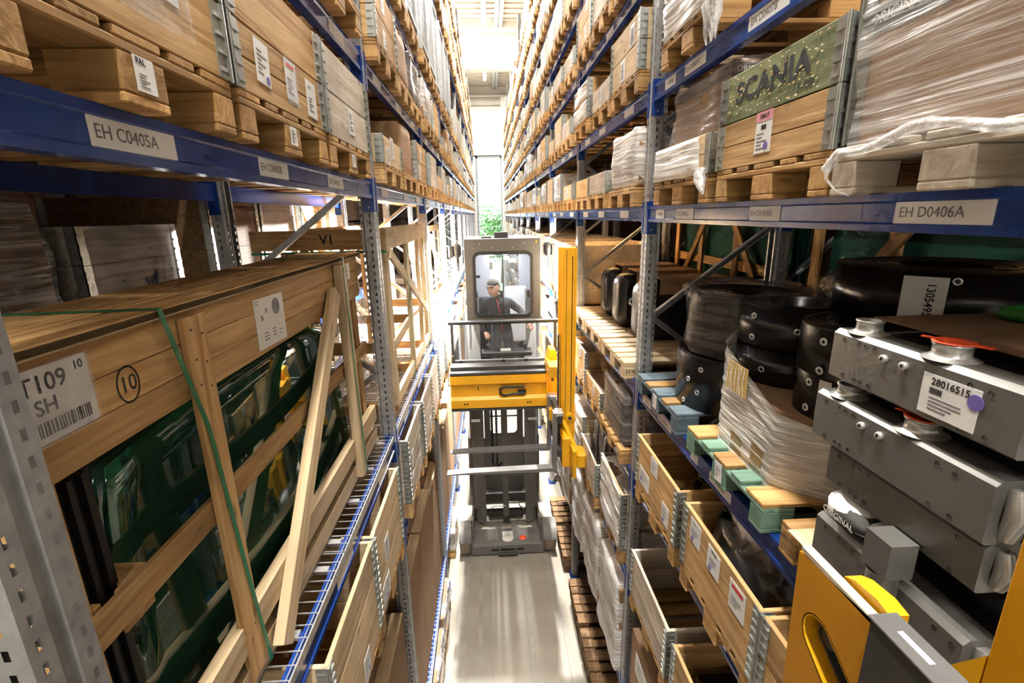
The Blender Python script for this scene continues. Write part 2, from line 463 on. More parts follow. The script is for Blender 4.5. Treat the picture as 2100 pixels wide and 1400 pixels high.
# ------------------------------------------------------------------ layout numbers
XL, XR = -.78, 1.183                     # front planes of the two racks
UL = [.731 + 2.8 * i for i in range(12)]
UR = [.70] + [3.651 + 2.8 * i for i in range(11)]
LZ = [-5.05, -2.53, -1.68, .234, 1.02, 1.80, 3.50, 4.20, 4.85, 5.50]
RZ = [-4.45, -3.20, -2.17, -1.36, .04, .85, 1.66, 2.42, 3.20, 3.95, 4.65]
FL = -5.65
def on_screen(x, y, z, mx=60, my=60):
    p = Vector((x, y, z)); d = p.dot(_f)
    if d < .05: return False
    u = 1050 + 981.35 * p.dot(_r2) / d; v = 700 - 981.35 * p.dot(_u2) / d
    return -mx < u < 2100 + mx and -my < v < 1400 + my

# ------------------------------------------------------------------ the hall
def struct(name, me, label, cat, loc=(0, 0, 0)):
    return tag(O(name, me, None, loc), label, cat, None, 'structure')
mb = MB(); mb.box(-9, -9, -.2, 9, 34, 0)
floor = struct('floor', mb.mesh('floor', ['concrete']), 'smooth beige concrete aisle floor with tyre tracks', 'floor', (0, 0, FL))
mb = MB()
for i in range(4): mb.box(-.62 + .5 * i, -2, .0008, -.60 + .5 * i, 33, .0016)
plain('joint_dark', (.30, .27, .23), .6)
O('floor_joint', mb.mesh('floor_joint', ['joint_dark']), floor)
plain('tyre_mark', (.33, .30, .25), .5, noise=.25, nscale=3)
mb = MB()
for x0, x1 in ((-.60, -.46), (.80, .94), (-.30, -.24), (.42, .47)): mb.box(x0, -2, .0004, x1, 30, .0012)
O('tyre_track', mb.mesh('tyre_track', ['tyre_mark']), floor)
mb = MB(); mb.box(-9, -9, 0, 9, 34, .3)
for i in range(86): mb.box(-9, -9 + .5 * i, -.05, 9, -8.78 + .5 * i, 0)
ceiling = struct('ceiling', mb.mesh('ceiling', ['ceiling_panel']), 'ribbed cream steel roof deck over the aisle', 'ceiling', (0, 0, 7.85))
for i, y in enumerate((-2.8, 5.8, 14.4, 23.0)):
    mb = MB(); mb.prism([(y - .18, 6.45), (y + .18, 6.45), (y + .18, 7.45), (y + .3, 7.55), (y + .3, 7.85), (y - .3, 7.85), (y - .3, 7.55), (y - .18, 7.45)], -9, 9, 'x')
    mb.box(-9, y - .26, 6.05, 9, y + .26, 6.45)
    struct('trim_%d' % (i + 1), mb.mesh('roof_beam', ['concrete_beam']), 'white concrete roof beam crossing the aisle, %s from the camera' % BAYW[i], 'roof beam')
for i, x in enumerate((.62, .78, -1.3)):
    mb = MB(); mb.box(x - .05, -8, 7.6, x + .05, 33, 7.84); mb.box(x - .09, -8, 7.58, x + .09, 33, 7.6)
    struct('trim_%d' % (i + 5), mb.mesh('purlin', ['frame_grey']), 'grey steel purlin under the roof, %s from the right' % BAYW[i], 'purlin')
YW = 33.5
WX0, WX1, WZ1 = -.66, 1.05, 3.72
mb = MB(); mb.box(-9, YW, FL, WX0, YW + .25, 7.85); mb.box(WX1, YW, FL, 9, YW + .25, 7.85); mb.box(WX0, YW, WZ1, WX1, YW + .25, 7.85)
wall = struct('wall_back', mb.mesh('wall_back', ['mortar_dark']), 'cream panelled end wall of the hall above the tall window', 'wall')
for i in range(4):
    B('wall_panel', wall, 'wall_panel', (-3, YW - .03, WZ1 + .06 + i * 1.03), (3, YW, WZ1 + .06 + i * 1.03 + 1.02), .006)
for s, x0, x1 in ((0, -3, WX0), (1, WX1, 3)):
    for i in range(9): B('wall_panel', wall, 'wall_panel', (x0, YW - .03, FL + i * 1.04), (x1, YW, FL + i * 1.04 + 1.03), .006)
mb = MB(); mb.box(-9.2, -9, FL, -9, 34, 7.85)
struct('wall_left', mb.mesh('wall_left', ['wall_panel']), 'cream side wall behind the left rack', 'wall')
mb = MB(); mb.box(9, -9, FL, 9.2, 34, 7.85)
struct('wall_right', mb.mesh('wall_right', ['wall_panel']), 'cream side wall behind the right rack', 'wall')
mb = MB(); mb.box(-9, -9.2, FL, 9, -9, 7.85)
struct('wall_front', mb.mesh('wall_front', ['wall_panel']), 'cream wall behind the camera', 'wall')
mb = MB(); mb.box(1.06, YW - .42, FL, 1.50, YW - .04, 7.2)
struct('trim_8', mb.mesh('column', ['concrete_beam']), 'white concrete column right of the end window', 'column')
mb = MB(); mb.box(-3, YW - .3, 6.75, 3, YW - .06, 7.0)
struct('trim_9', mb.mesh('ledge', ['ceiling_panel']), 'cream ledge under the roof on the end wall', 'trim')
mb = MB(); mb.tube([(-3, YW - .4, 7.25), (3, YW - .4, 7.25)], .06, 10)
tag(O('wall_pipe', mb.mesh('wall_pipe', ['cream'])), 'white pipe running across the top of the end wall', 'pipe')
mb = MB(); t = .09
mb.box(WX0, YW - .05, FL, WX0 + .13, YW + .15, WZ1); mb.box(WX1 - t, YW - .05, FL, WX1, YW + .15, WZ1); mb.box(WX0, YW - .05, WZ1 - .12, WX1, YW + .15, WZ1)
win = struct('window_1', mb.mesh('window', ['frame_grey']), 'tall grey framed window at the end of the aisle', 'window')
zc = [WZ1 - .12, 2.42, 0.12, -2.3, FL]
for i in range(4):
    if i: B('mullion', win, 'white_paint', (WX0 + .13, YW - .04, zc[i] - .05), (WX1 - t, YW + .12, zc[i] + .05), .004)
    B('pane', win, 'window_glass', (WX0 + .13, YW + .04, zc[i + 1] + .05), (WX1 - t, YW + .05, zc[i] - .05 * (i > 0)), 0)
mb = MB(); mb.box(-60, 34, -.3, 60, 120, 0)
struct('ground_outside', mb.mesh('ground', ['grass_far']), 'pale meadow outside the end window', 'ground', (0, 0, FL))
def tree(x, y, h, r, seed, label):
    rr = random.Random(seed); t = thing('tree', label, 'tree', (x, y, FL))
    mb = MB(); mb.tube([(0, 0, 0), (.1, 0, h * .4), (0, .1, h * .75)], [.22, .16, .07], 8)
    for i in range(5):
        a = rr.uniform(0, 6.3); mb.tube([(.05, 0, h * (.35 + .07 * i)), (math.cos(a) * r * .6, math.sin(a) * r * .6, h * (.55 + .07 * i))], [.07, .02], 6)
    O('trunk', mb.mesh('trunk', ['bark']), t)
    mb = MB()
    for i in range(1500):
        a, b2, q = rr.uniform(0, 6.28), math.acos(rr.uniform(-1, 1)), r * rr.random() ** .4
        p = Vector((math.cos(a) * math.sin(b2) * q, math.sin(a) * math.sin(b2) * q, h * .66 + math.cos(b2) * q * h * .36 / r))
        d = Vector((rr.uniform(-1, 1), rr.uniform(-1, 1), rr.uniform(-.6, 1))).normalized() * .16
        s = d.cross(Vector((rr.random(), rr.random(), rr.random() + .1))).normalized() * .09
        mb.add([p - d, p + s, p + d, p - s], [(0, 1, 2, 3)])
    tag(O('foliage', mb.mesh('foliage', ['leaf']), t), None, None, None, 'stuff')
tree(1.2, 41, 5.6, 2.0, 3, 'leafy green tree outside the end window')
tree(.2, 52, 6.6, 2.6, 5, 'paler tree further off behind the end window')
# ceiling lamps (a row of tube lamps along the aisle)
for i, y in enumerate((-5.6, 1.9, 11.2, 20.0, 28.8)):
    lt = thing('tube_lamp', 'long white tube lamp above the aisle, %s in the row from the camera end' % BAYW[i], 'lamp', (.1, y, 7.35), 0, 'tube lamps along the aisle roof')
    L_ = 2.1 if i < 4 else 1.2
    B('housing', lt, 'white_paint', (-.09, -L_, .06), (.09, L_, .13))
    B('diffuser', lt, 'lamp_white', (-.07, -L_, .0), (.07, L_, .06))
    mb = MB()
    for q in (-.8, .8): mb.tube([(0, q * L_, .13), (0, q * L_, .5)], .006, 6)
    O('hanger', mb.mesh('hanger', ['steel']), lt)
    ld = bpy.data.lights.new('tube_light', 'AREA'); ld.shape = 'RECTANGLE'; ld.size = .3; ld.size_y = 2 * L_
    ld.energy = (.7, .8, 1.3, 1.3, .8)[i] * 430; ld.color = (1.0, .955, .89)
    lo = bpy.data.objects.new('tube_light', ld); col.objects.link(lo); lo.parent = lt; lo.location = (0, 0, -.02)

# ------------------------------------------------------------------ racks: posts with real slots
def post_mesh(h):
    mb = MB(); n = int(h / .05)
    def panel(org, u, cuts, holes):
        """strip along z; cuts = u extents, holes = [(u0,u1)]"""
        org = Vector(org); u = Vector(u); z = Vector((0, 0, 1))
        def q(a, b, z0, z1): mb.add([org + u * a + z * z0, org + u * b + z * z0, org + u * b + z * z1, org + u * a + z * z1], [(0, 1, 2, 3)])
        for i in range(n):
            z0 = i * .05
            q(cuts[0], cuts[1], z0 + .022, z0 + .05)
            e = [cuts[0]] + [k for hh in holes for k in hh] + [cuts[1]]
            for a in range(0, len(e), 2): q(e[a], e[a + 1], z0, z0 + .022)
    panel((0, 0, 0), (0, 1, 0), (-.06, -.016), [(-.044, -.033)])
    panel((0, 0, 0), (0, 1, 0), (.016, .06), [(.033, .044)])
    Z = n * .05
    for y0, y1, x0, x1 in ((-.016, -.011, 0, -.013), (-.011, .011, -.013, -.013), (.011, .016, -.013, 0)):
        mb.add([(x0, y0, 0), (x1, y1, 0), (x1, y1, Z), (x0, y0, Z)], [(0, 1, 2, 3)])
    for s in (-1, 1):
        panel((0, s * .06, 0), (-1, 0, 0), (0, .075), [(.028, .040)])
        mb.add([(-.075, s * .06, 0), (-.085, s * .045, 0), (-.085, s * .045, Z), (-.075, s * .06, Z)], [(0, 1, 2, 3)])
        panel((-.085, s * .045, 0), (-1, 0, 0), (0, .02), [(.006, .014)])
        mb.add([(-.105, s * .045, 0), (-.105, s * .03, 0), (-.105, s * .03, Z), (-.105, s * .045, Z)], [(0, 1, 2, 3)])
    me = bpy.data.meshes.new('post'); me.from_pydata(mb.v, [], mb.f); me.materials.append(MATS['steel']); return me
POST = post_mesh(11.9)
POSTL = post_mesh(12.0)
mb = MB(); mb.box(-.13, -.09, 0, .025, .09, .008); mb.box(-.002, -.085, .008, .006, -.065, .10); mb.box(-.002, .065, .008, .006, .085, .10); mb.box(-.13, -.085, .008, .02, -.075, .05); mb.box(-.13, .075, .008, .02, .085, .05)
FOOT = mb.mesh('foot_plate', ['blue'])
def brace_mesh(l):
    k = ('brace', round(l, 3))
    if k not in _cache:
        mb = MB(); mb.prism([(-.02, -.02), (.02, -.02), (.02, -.016), (-.016, -.016), (-.016, .016), (.02, .016), (.02, .02), (-.02, .02)], -l / 2, l / 2, 'x')
        _cache[k] = mb.mesh('brace', ['steel'])
    return _cache[k]
def rack_frame(side, i, x, y, label, z_top=11.9, off=.25):
    t = thing('rack_upright', label, 'rack frame', (x, y, FL), 0 if side == 'L' else PI)
    O('front_post', POST, t); O('rear_post', POST, t, (-1.10, 0, 0), (0, 0, PI))
    O('foot_plate', FOOT, t); O('foot_plate', FOOT, t, (-1.10, 0, 0), (0, 0, PI))
    z = off - FL - .7 * 8; s = 0; zs = []
    while z < 11.6: zs.append(z); z += .7
    for j in range(len(zs) - 1):
        a = (-.09, zs[j]) if j % 2 == 0 else (-1.01, zs[j]); b = (-1.01, zs[j + 1]) if j % 2 == 0 else (-.09, zs[j + 1])
        if zs[j] < 0.1: continue
        l = math.hypot(a[0] - b[0], a[1] - b[1]); ang = math.atan2(b[1] - a[1], b[0] - a[0])
        O('brace', brace_mesh(l), t, ((a[0] + b[0]) / 2, 0, (a[1] + b[1]) / 2), (0, -ang, 0))
    O('tie_bar', brace_mesh(.92), t, (-.55, 0, .25))
    return t
for i, y in enumerate(UL):
    rack_frame('L', i, XL, y, 'galvanised slotted upright frame of the left rack, %s from the camera' % BAYW[i])
for i, y in enumerate(UR):
    rack_frame('R', i, XR, y, 'galvanised slotted upright frame of the right rack, %s from the camera' % BAYW[i], off=.6)
# rows behind, back to back with these
for i in (0, 1, 2, 3):
    y = UL[i + 0] + .35
    t = thing('rack_upright', 'slotted upright frame of the row behind the left rack, %s from the camera' % BAYW[i], 'rack frame', (-2.12, y, FL), 0)
    O('front_post', POST, t); O('rear_post', POST, t, (-1.10, 0, 0), (0, 0, PI)); O('brace', brace_mesh(1.2), t, (-.55, 0, 5.4), (0, .75, 0)); O('brace', brace_mesh(1.2), t, (-.55, 0, 4.4), (0, -.75, 0))
for i in (1, 2, 3):
    y = UR[i] + .55
    t = thing('rack_upright', 'slotted upright frame of the row behind the right rack, %s from the camera' % BAYW[i], 'rack frame', (2.55, y, FL), PI)
    O('front_post', POST, t); O('rear_post', POST, t, (-1.10, 0, 0), (0, 0, PI)); O('brace', brace_mesh(1.2), t, (-.55, 0, 5.4), (0, .75, 0)); O('brace', brace_mesh(1.2), t, (-.55, 0, 4.4), (0, -.75, 0))

# ------------------------------------------------------------------ beams
def beam_mesh(L, joined):
    k = ('beam', round(L, 3), joined)
    if k not in _cache:
        mb = MB()
        pr = [(0, 0), (-.05, 0), (-.05, -.11), (0, -.11), (0, -.089), (-.007, -.083), (-.007, -.028), (0, -.022)]
        mb.prism(pr, -L / 2 + .004, L / 2 - .004, 'y')
        if joined:
            for s in (-1, 1):
                mb.box(-.07, s * (L / 2 - .006), -.20, .002, s * (L / 2 - .001), .035); mb.box(.001, s * (L / 2 - .004), -.20, .006, s * (L / 2 + .03), .035)
        _cache[k] = mb.mesh('beam', ['blue'])
    return _cache[k]
def conn_mesh(s):
    k = ('conn', s)
    if k not in _cache:
        mb = MB()
        mb.box(-.07, -s * .006, -.20, .002, -s * .001, .035); mb.box(.001, -s * .004, -.20, .006, s * .03, .035)
        for z in (-.18, .015, -.085): mb.cyl((-.045, -s * .006, z), (-.045, -s * .010, z), .007, 8)
        mb.cyl((-.03, -s * .0062, -.17), (-.03, -s * .009, -.17), .006, 8, 1)
        _cache[k] = mb.mesh('connector', ['blue', 'zinc_bright'])
    return _cache[k]
BEAMS = {}
def beam(side, b, lv, rear=False):
    U, Z, X = (UL, LZ, XL) if side == 'L' else (UR, RZ, XR)
    y0, y1 = U[b] + .06, U[b + 1] - .06; L = y1 - y0; yc = (y0 + y1) / 2; z = Z[lv]
    sg = 1 if side == 'L' else -1
    nm = 'left' if side == 'L' else 'right'
    if rear:
        me = beam_mesh(L, True)
        return tag(O('rack_beam', me, None, (X - sg * 1.10, yc, z), (0, 0, PI if side == 'L' else 0)),
                   'blue rear shelf beam of the %s rack, %s level up, %s bay' % (nm, ORD[lv], BAYW[b]), 'rack beam', 'rear shelf beams of the racks', 'thing')
    near = b <= 2
    o = O('rack_beam', beam_mesh(L, not near), None, (X, yc, z), (0, 0, 0 if side == 'L' else PI))
    tag(o, 'blue front shelf beam of the %s rack, %s level up, %s bay from the camera' % (nm, ORD[lv], BAYW[b]), 'rack beam', 'front shelf beams of the racks', 'thing')
    if near:
        for s in (-1, 1): O('connector', conn_mesh(s), o, (0, s * L / 2, 0))
    BEAMS[(side, b, lv)] = o
    # white location plates on the beam face (blank where the photo shows no legible writing)
    if b <= 3 and (b, side, lv) not in OWN_PLATES:
        for q in range(3):
            yy = -L / 2 + (q + .5) * L / 3 + random.uniform(-.12, .12)
            pl = O('location_plate', boxmesh(.002, .27 if b < 2 else .3, .062, 'white_paper', 0), o, (-.005, yy, -.055))
    return o
OWN_PLATES = {(0, 'L', 3), (0, 'R', 4), (0, 'R', 5), (0, 'R', 3)}
for side, U, Z, X in (('L', UL, LZ, XL), ('R', UR, RZ, XR)):
    for b in range(11):
        for lv in range(len(Z)):
            ym = U[b] * .15 + U[b + 1] * .85
            if b == 0 and not on_screen(X, ym, Z[lv], 300, 250) and not on_screen(X, (U[b] + U[b + 1]) / 2, Z[lv], 300, 250): continue
            beam(side, b, lv)
            if b <= 1 and (-2.6 < Z[lv] < 1.9): beam(side, b, lv, True)
def plate(side, b, lv, y, w, text, tw=.05, h=.064):
    o = BEAMS.get((side, b, lv))
    if not o: return
    X = XL if side == 'L' else XR; U = UL if side == 'L' else UR
    yc = (U[b] + U[b + 1]) / 2; ly = (y - yc) * (1 if side == 'L' else -1)
    p = O('location_plate', boxmesh(w, h, .002, 'white_paper', 0), o, (-.0055, ly, -.055), FACE['L'])
    if text:
        O('lettering', textmesh(text, tw * .80, 'ink_soft'), p, (-w * (.10 if w > .2 else 0), 0, .0015))
plate('L', 0, 3, 1.205, .275, 'EH C0405A', .05)
plate('L', 0, 3, 1.93, .25, 'EH C0405B', .046); plate('L', 0, 3, 2.68, .26, 'EH C0405C', .046)
plate('R', 0, 4, 1.245, .285, 'EH D0406A', .05)
plate('R', 0, 4, 2.07, .235, 'EH D0406B', .043); plate('R', 0, 4, 2.93, .26, 'EH D0406C', .045); plate('R', 0, 4, 3.35, .16, '3.500 kg', .036)
plate('R', 0, 5, 2.21, .30, 'EH D0407B', .052); plate('R', 0, 5, 2.93, .28, 'EH D0407C', .05); plate('R', 0, 5, 3.30, .18, '3.500 kg', .040)
plate('R', 0, 3, 3.40, .18, '3.500 kg', .040); plate('R', 0, 3, 3.02, .26, 'EH D0405C', .046); plate('R', 0, 3, 2.2, .24, 'EH D0405B', .043); plate('R', 0, 3, 2.52, .1, '', .03)

# ------------------------------------------------------------------ pallets and collars
def pallet_boxes(w=.8, l=1.2):
    """(name, lo, hi, grain axis) of a four-way pallet, origin at the middle of its base"""
    out = []
    h = w / 2; k = l / 2
    cols = [(-h, -h + .1), (-.0725, .0725), (h - .1, h)]
    rows = [(-k, -k + .145), (-.0725, .0725), (k - .145, k)]
    for y0, y1 in cols: out.append(('bottom_board', (-k, y0, 0), (k, y1, .022), 'x'))
    for y0, y1 in cols:
        for x0, x1 in rows: out.append(('block', (x0, y0, .022), (x1, y1, .1), 'x'))
    for x0, x1 in rows: out.append(('cross_board', (x0, -h, .1), (x1, h, .122), 'y'))
    g = (w - .145 * 3 - .1 * 2) / 4; y = -h
    for i in range(5):
        ww = .145 if i % 2 == 0 else .1
        out.append(('top_board', (-k, y, .122), (k, y + ww, .144), 'x')); y += ww + g
    return out
def mid_pallet_mesh(fam):
    k = ('midpal', fam)
    if k not in _cache:
        mb = MB()
        for n, lo, hi, ax in pallet_boxes(): mb.box(*lo, *hi)
        _cache[k] = mb.mesh('pallet', [fam + '_x'])
    return _cache[k]
def pallet(x, y, z, label, full=True, fam='pallet', group=None, w=.8, chip=False, rz=0.0, alt=None, l=1.2):
    if not full:
        return tag(O('pallet', mid_pallet_mesh(fam), None, (x, y, z), (0, 0, rz)), label, 'pallet', group)
    t = thing('pallet', label, 'pallet', (x, y, z), rz, group)
    i = 0
    for n, lo, hi, ax in pallet_boxes(w, l):
        m = fam + '_' + ax
        if n == 'top_board':
            if alt: m = alt[i % len(alt)] + '_x'
            i += 1
        if n == 'block' and chip: m = 'chip'
        B(n, t, m, lo, hi, .004)
    return t
def hinge_mesh(h):
    k = ('hinge', round(h, 3))
    if k not in _cache:
        mb = MB()
        for s in (0, 1):
            # two leaves of the folding corner, one on each face, with pressed ribs
            def bx(a0, a1, t0, t1, z0, z1):
                if s == 0: mb.box(t0, -a1, z0, t1, -a0, z1)
                else: mb.box(-a1, t0, z0, -a0, t1, z1)
            bx(.0, .052, 0, .003, .004, h - .004)
            n = 4
            for i in range(n):
                z = .02 + i * (h - .04) / (n - .5); bx(.004, .048, .003, .008, z, z + .011)
            bx(.0, .012, .002, .007, .002, h - .002)
        mb.tube([(.004, .004, 0), (.004, .004, h)], .006, 6)
        _cache[k] = mb.mesh('hinge', ['hinge'])
    return _cache[k]
def collar(x, y, z, label, fam='pine', h=.196, w=.8, l=1.2, group=None, planks=1):
    """one folding pallet collar: boards on four sides, hinges at the corners"""
    t = thing('pallet_collar', label, 'pallet collar', (x, y, z), 0, group)
    a, b = l / 2, w / 2
    ph = h / planks
    for i in range(planks):
        z0, z1 = i * ph + .001, (i + 1) * ph - .001
        for s in (-1, 1):
            B('short_board', t, fam + '_y', (s * a - .011 - s * .011, -b, z0), (s * a + .011 - s * .011, b, z1), .003)
            B('long_board', t, fam + '_x', (-a + .022, s * b - .011 - s * .011, z0), (a - .022, s * b + .011 - s * .011, z1), .003)
    hm = hinge_mesh(h)
    for sx, sy, rz in ((1, 1, 0), (-1, 1, PI / 2), (-1, -1, PI), (1, -1, -PI / 2)):
        O('hinge', hm, t, (sx * a, sy * b, 0), (0, 0, rz))
    return t
def mid_collar_mesh(n, fam):
    k = ('midcol', n, fam)
    if k not in _cache:
        mb = MB()
        for i in range(n):
            z0, z1 = i * .198, i * .198 + .195
            for s in (-1, 1):
                mb.box(s * .589 - .011, -.4, z0, s * .589 + .011, .4, z1); mb.box(-.578, s * .389 - .011, z0, .578, s * .389 + .011, z1)
            for sx in (-1, 1):
                for sy in (-1, 1):
                    mb.box(sx * .6, sy * .35, z0, sx * .605, sy * .405, z1, 1); mb.box(sx * .55, sy * .4, z0, sx * .605, sy * .405, z1, 1)
                    for q in range(3): mb.box(sx * .605, sy * .355, z0 + .03 + q * .06, sx * .609, sy * .4, z0 + .045 + q * .06, 1)
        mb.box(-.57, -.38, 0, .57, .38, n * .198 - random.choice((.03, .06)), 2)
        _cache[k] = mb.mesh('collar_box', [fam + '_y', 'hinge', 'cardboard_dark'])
    return _cache[k]
def paper_set(parent, face, fx, rng, w=.8, zz=(.05, .15)):
    n = rng.choice((0, 1, 1, 2))
    for i in range(n):
        yy = rng.uniform(-.25, .25); a = rng.uniform(.10, .15)
        sheet(parent, face, (fx, yy, rng.uniform(*zz)), a * .8, a * 1.05,
              [('lines', a * .6, a * .7, 6, 0, -.005), ('dot', .013, a * .2, -a * .3, 'purple')] if rng.random() < .6 else [('lines', a * .6, a * .8, 8, 0, 0)], tilt=rng.uniform(-.06, .06))
def slot_y(U, b):
    y0, y1 = U[b] + .06, U[b + 1] - .06; g = (y1 - y0 - 2.4) / 4
    return [y0 + g * (i + 1) + .8 * i + .4 for i in range(3)]
SY = {}
for b in range(11): SY[('L', b)] = slot_y(UL, b); SY[('R', b)] = slot_y(UR, b)
SY[('L', 0)] = [1.20, 2.005, 2.83]; SY[('R', 0)] = [1.19, 2.005, 2.93]
PXL, PXR = -.72 - .6, 1.12 + .6            # pallet centres in depth
rng = random.Random(5)
far_p = MB(); far_b = MB(); far_h = MB()
SKIP = set()
for q in range(3):
    for lv in (2,): SKIP |= {('L', b, lv, q) for b in range(0, 11)}
    SKIP |= {('L', b, 0, q) for b in range(11)}
    SKIP |= {('R', 0, 3, q), ('R', 1, 3, q), ('R', 0, 4, q), ('R', 0, 2, q)}
SKIP |= {('R', b, 0, q) for b in range(3) for q in range(3)} | {('R', 1, 1, 1), ('R', 0, 1, 1), ('R', 0, 1, 2)}
SKIP |= {('R', 0, 5, 2), ('L', 0, 3, 0), ('L', 0, 3, 1), ('L', 0, 3, 2)}
def where(side, b, lv, q):
    return '%s place, %s level, %s bay of %s rack' % (SLOT[q], ORD[lv], BAYW[b], 'left' if side == 'L' else 'right')
def wrapped_film(parent, x0, y0, z0, x1, y1, z1, mat='film_white', seed=0, amp=.006, n=(4, 12, 12)):
    return O('stretch_film', bm_mesh(blob(x0, y0, z0, x1, y1, z1, n, amp, seed, .03, 11), mat, 'film'), parent)
def cage_mesh(h):
    k = ('cage', h)
    if k not in _cache:
        mb = MB()
        for sx in (-.58, .58):
            for sy in (-.385, .385): mb.box(sx - .02, sy - .02, .0, sx + .02, sy + .02, h)
        for z in (.1, h - .03):
            for sy in (-.385, .385): mb.bar((-.58, sy, z), (.58, sy, z), .03, .04)
            for sx in (-.58, .58): mb.bar((sx, -.385, z), (sx, .385, z), .03, .04)
        for sx in (-.58, .58):
            for i in range(15): mb.bar((sx, -.36 + i * .0515, .1), (sx, -.36 + i * .0515, h - .04), .006, .006)
            for i in range(int(h / .06)): mb.bar((sx, -.37, .12 + i * .06), (sx, .37, .12 + i * .06), .006, .006)
        for sy in (-.385, .385):
            for i in range(20): mb.bar((-.56 + i * .059, sy, .1), (-.56 + i * .059, sy, h - .04), .006, .006)
            for i in range(int(h / .1)): mb.bar((-.56, sy, .12 + i * .1), (.56, sy, .12 + i * .1), .006, .006)
        mb.box(-.57, -.375, .09, .57, .375, .1)
        _cache[k] = mb.mesh('cage', ['steel'])
    return _cache[k]
def fill(side, b, lv, q):
    U, Z, X = (UL, LZ, XL) if side == 'L' else (UR, RZ, XR)
    z = Z[lv]; room = (Z[lv + 1] - z - .13) if lv + 1 < len(Z) else .62
    y = SY[(side, b)][q] + (rng.uniform(-.02, .02) if b else 0)
    sg = 1 if side == 'L' else -1
    xf = (-.72 if side == 'L' else 1.12) + rng.uniform(-.02, .015) * sg
    x = xf - sg * .6
    if not (on_screen(xf, y - .3, z + .3, 120, 120) or on_screen(xf, y + .38, z + .3, 120, 120)): return
    n = max(1, min(4, int((room - .16) / .198)))
    far = b >= 6
    wh = where(side, b, lv, q)
    if far:
        o = (x, y, z)
        for nm, lo, hi, ax in pallet_boxes():
            if nm == 'block' and abs((lo[0] + hi[0]) / 2 - sg * .5) > .1: continue
            far_p.box(*[a + c for a, c in zip(lo, o)], *[a + c for a, c in zip(hi, o)])
        hh = .144 + n * .198 * rng.choice((1, 1, .75, .55))
        far_b.box(x - .6, y - .4, z + .144, x + .6, y + .4, z + hh)
        for s in (-1, 1): far_h.box(xf, y + s * .405, z + .146, xf + sg * .006, y + s * .35, z + hh - .01)
        return
    full = b <= 1
    style = rng.random()
    fam = rng.choice(('pine', 'pale', 'worn', 'worn'))
    pf = rng.choice(('pallet', 'pallet', 'pine'))
    pallet(x, y, z, 'wooden pallet under goods, ' + wh, full, pf, 'pallets in the racks')
    zb = z + .144
    if side == 'L' and lv == 5:           # the tall level with wire cages
        h = 1.25
        if b in (0, 1, 2, 3) and style < .8:
            t = thing('wire_cage', 'tall grey wire cage, ' + wh, 'wire cage', (x, y, zb), 0, 'wire cages in the left rack')
            O('mesh_cage', cage_mesh(h), t)
            c = rng.choice(('cardboard', 'film_dark', 'cardboard_dark', 'grey_y'))
            O('contents', bm_mesh(blob(-.52, -.34, .105, .52, .34, h * rng.uniform(.45, .9), (4, 6, 6), .012, b * 7 + q, .02, 7), c if c != 'film_dark' else 'cardboard', 'load'), t)
            return
        n = 3
    if side == 'L' and lv == 3 and b == 1 and q == 1: style = .96
    if side == 'R' and lv == 6 and b == 1 and q == 2: style = .2
    if side == 'L' and lv == 1 and b <= 2: style, n, fam = .3, 3, ('pale' if b == 0 else 'worn')
    if style < .72 or (n <= 1 and style < .9):
        n2 = n if (rng.random() < .7 or (side == 'L' and lv == 1)) else max(1, n - 1)
        if full:
            for i in range(n2):
                nm = ('single' if n2 == 1 else ('top' if i == n2 - 1 else ('bottom' if i == 0 else ('second' if i == 1 else 'third'))))
                t = collar(x, y, zb + i * .198, '%s wooden pallet collar of its box, %s' % (nm, wh), fam, group='pallet collars on the racked pallets', planks=1)
                if i < 2: paper_set(t, side, sg * .6 + sg * .001, rng)
                if style < .16: wrapped_film(t, -.612, -.412, .001, .612, .412, .196, 'film_white', b * 31 + q * 7 + lv + i)
            if not (side == 'L' and lv == 1):
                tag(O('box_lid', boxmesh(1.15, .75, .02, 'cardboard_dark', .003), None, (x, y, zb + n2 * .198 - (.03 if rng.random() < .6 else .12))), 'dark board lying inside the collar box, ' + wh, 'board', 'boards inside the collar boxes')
        else:
            t = tag(O('collar_box', mid_collar_mesh(n2, fam), None, (x, y, zb)), 'wooden collar box %s high, %s' % (('one collar', 'two collars', 'three collars', 'four collars')[n2 - 1], wh), 'collar box', 'wooden collar boxes further down the racks')
            if b <= 3: paper_set(t, side, sg * .6 + sg * .001, rng)
        if style < .16 and not full:
            wrapped_film(t, -.612, -.412, 0, .612, .412, .20 + (n2 - 1) * .198, 'film_white', b * 31 + q * 7 + lv)
    else:
        hh = min(room - .18, rng.uniform(.42, .62))
        kind = rng.choice(('carton', 'carton', 'wrapped', 'dark'))
        t = thing('carton' if kind != 'dark' else 'wrapped_bundle',
                  {'carton': 'brown cardboard carton on pallet, ', 'wrapped': 'white film wrapped carton on pallet, ', 'dark': 'dark wrapped bundle on pallet, '}[kind] + wh,
                  'carton' if kind != 'dark' else 'bundle', (x, y, zb), 0, 'cartons and bundles in the racks')
        me = bm_mesh(blob(-.57, -.38, 0, .57, .38, hh, (4, 6, 5), .003, b + q, .01, 8), {'carton': 'cardboard', 'wrapped': 'cardboard', 'dark': 'mortar_dark'}[kind], 'carton')
        O('body', me, t)
        B('tape', t, 'tape', (-.572, -.03, hh), (.572, .03, hh + .004), 0)
        if kind != 'carton': wrapped_film(t, -.585, -.395, -.01, .585, .395, hh + .02, 'film_white' if kind == 'wrapped' else 'film_dark', b * 13 + q + lv)
for side, Z in (('L', LZ), ('R', RZ)):
    for b in range(11):
        for lv in range(len(Z)):
            for q in range(3):
                if (side, b, lv, q) in SKIP: continue
                if lv == len(Z) - 1 and rng.random() < .25: continue
                fill(side, b, lv, q)
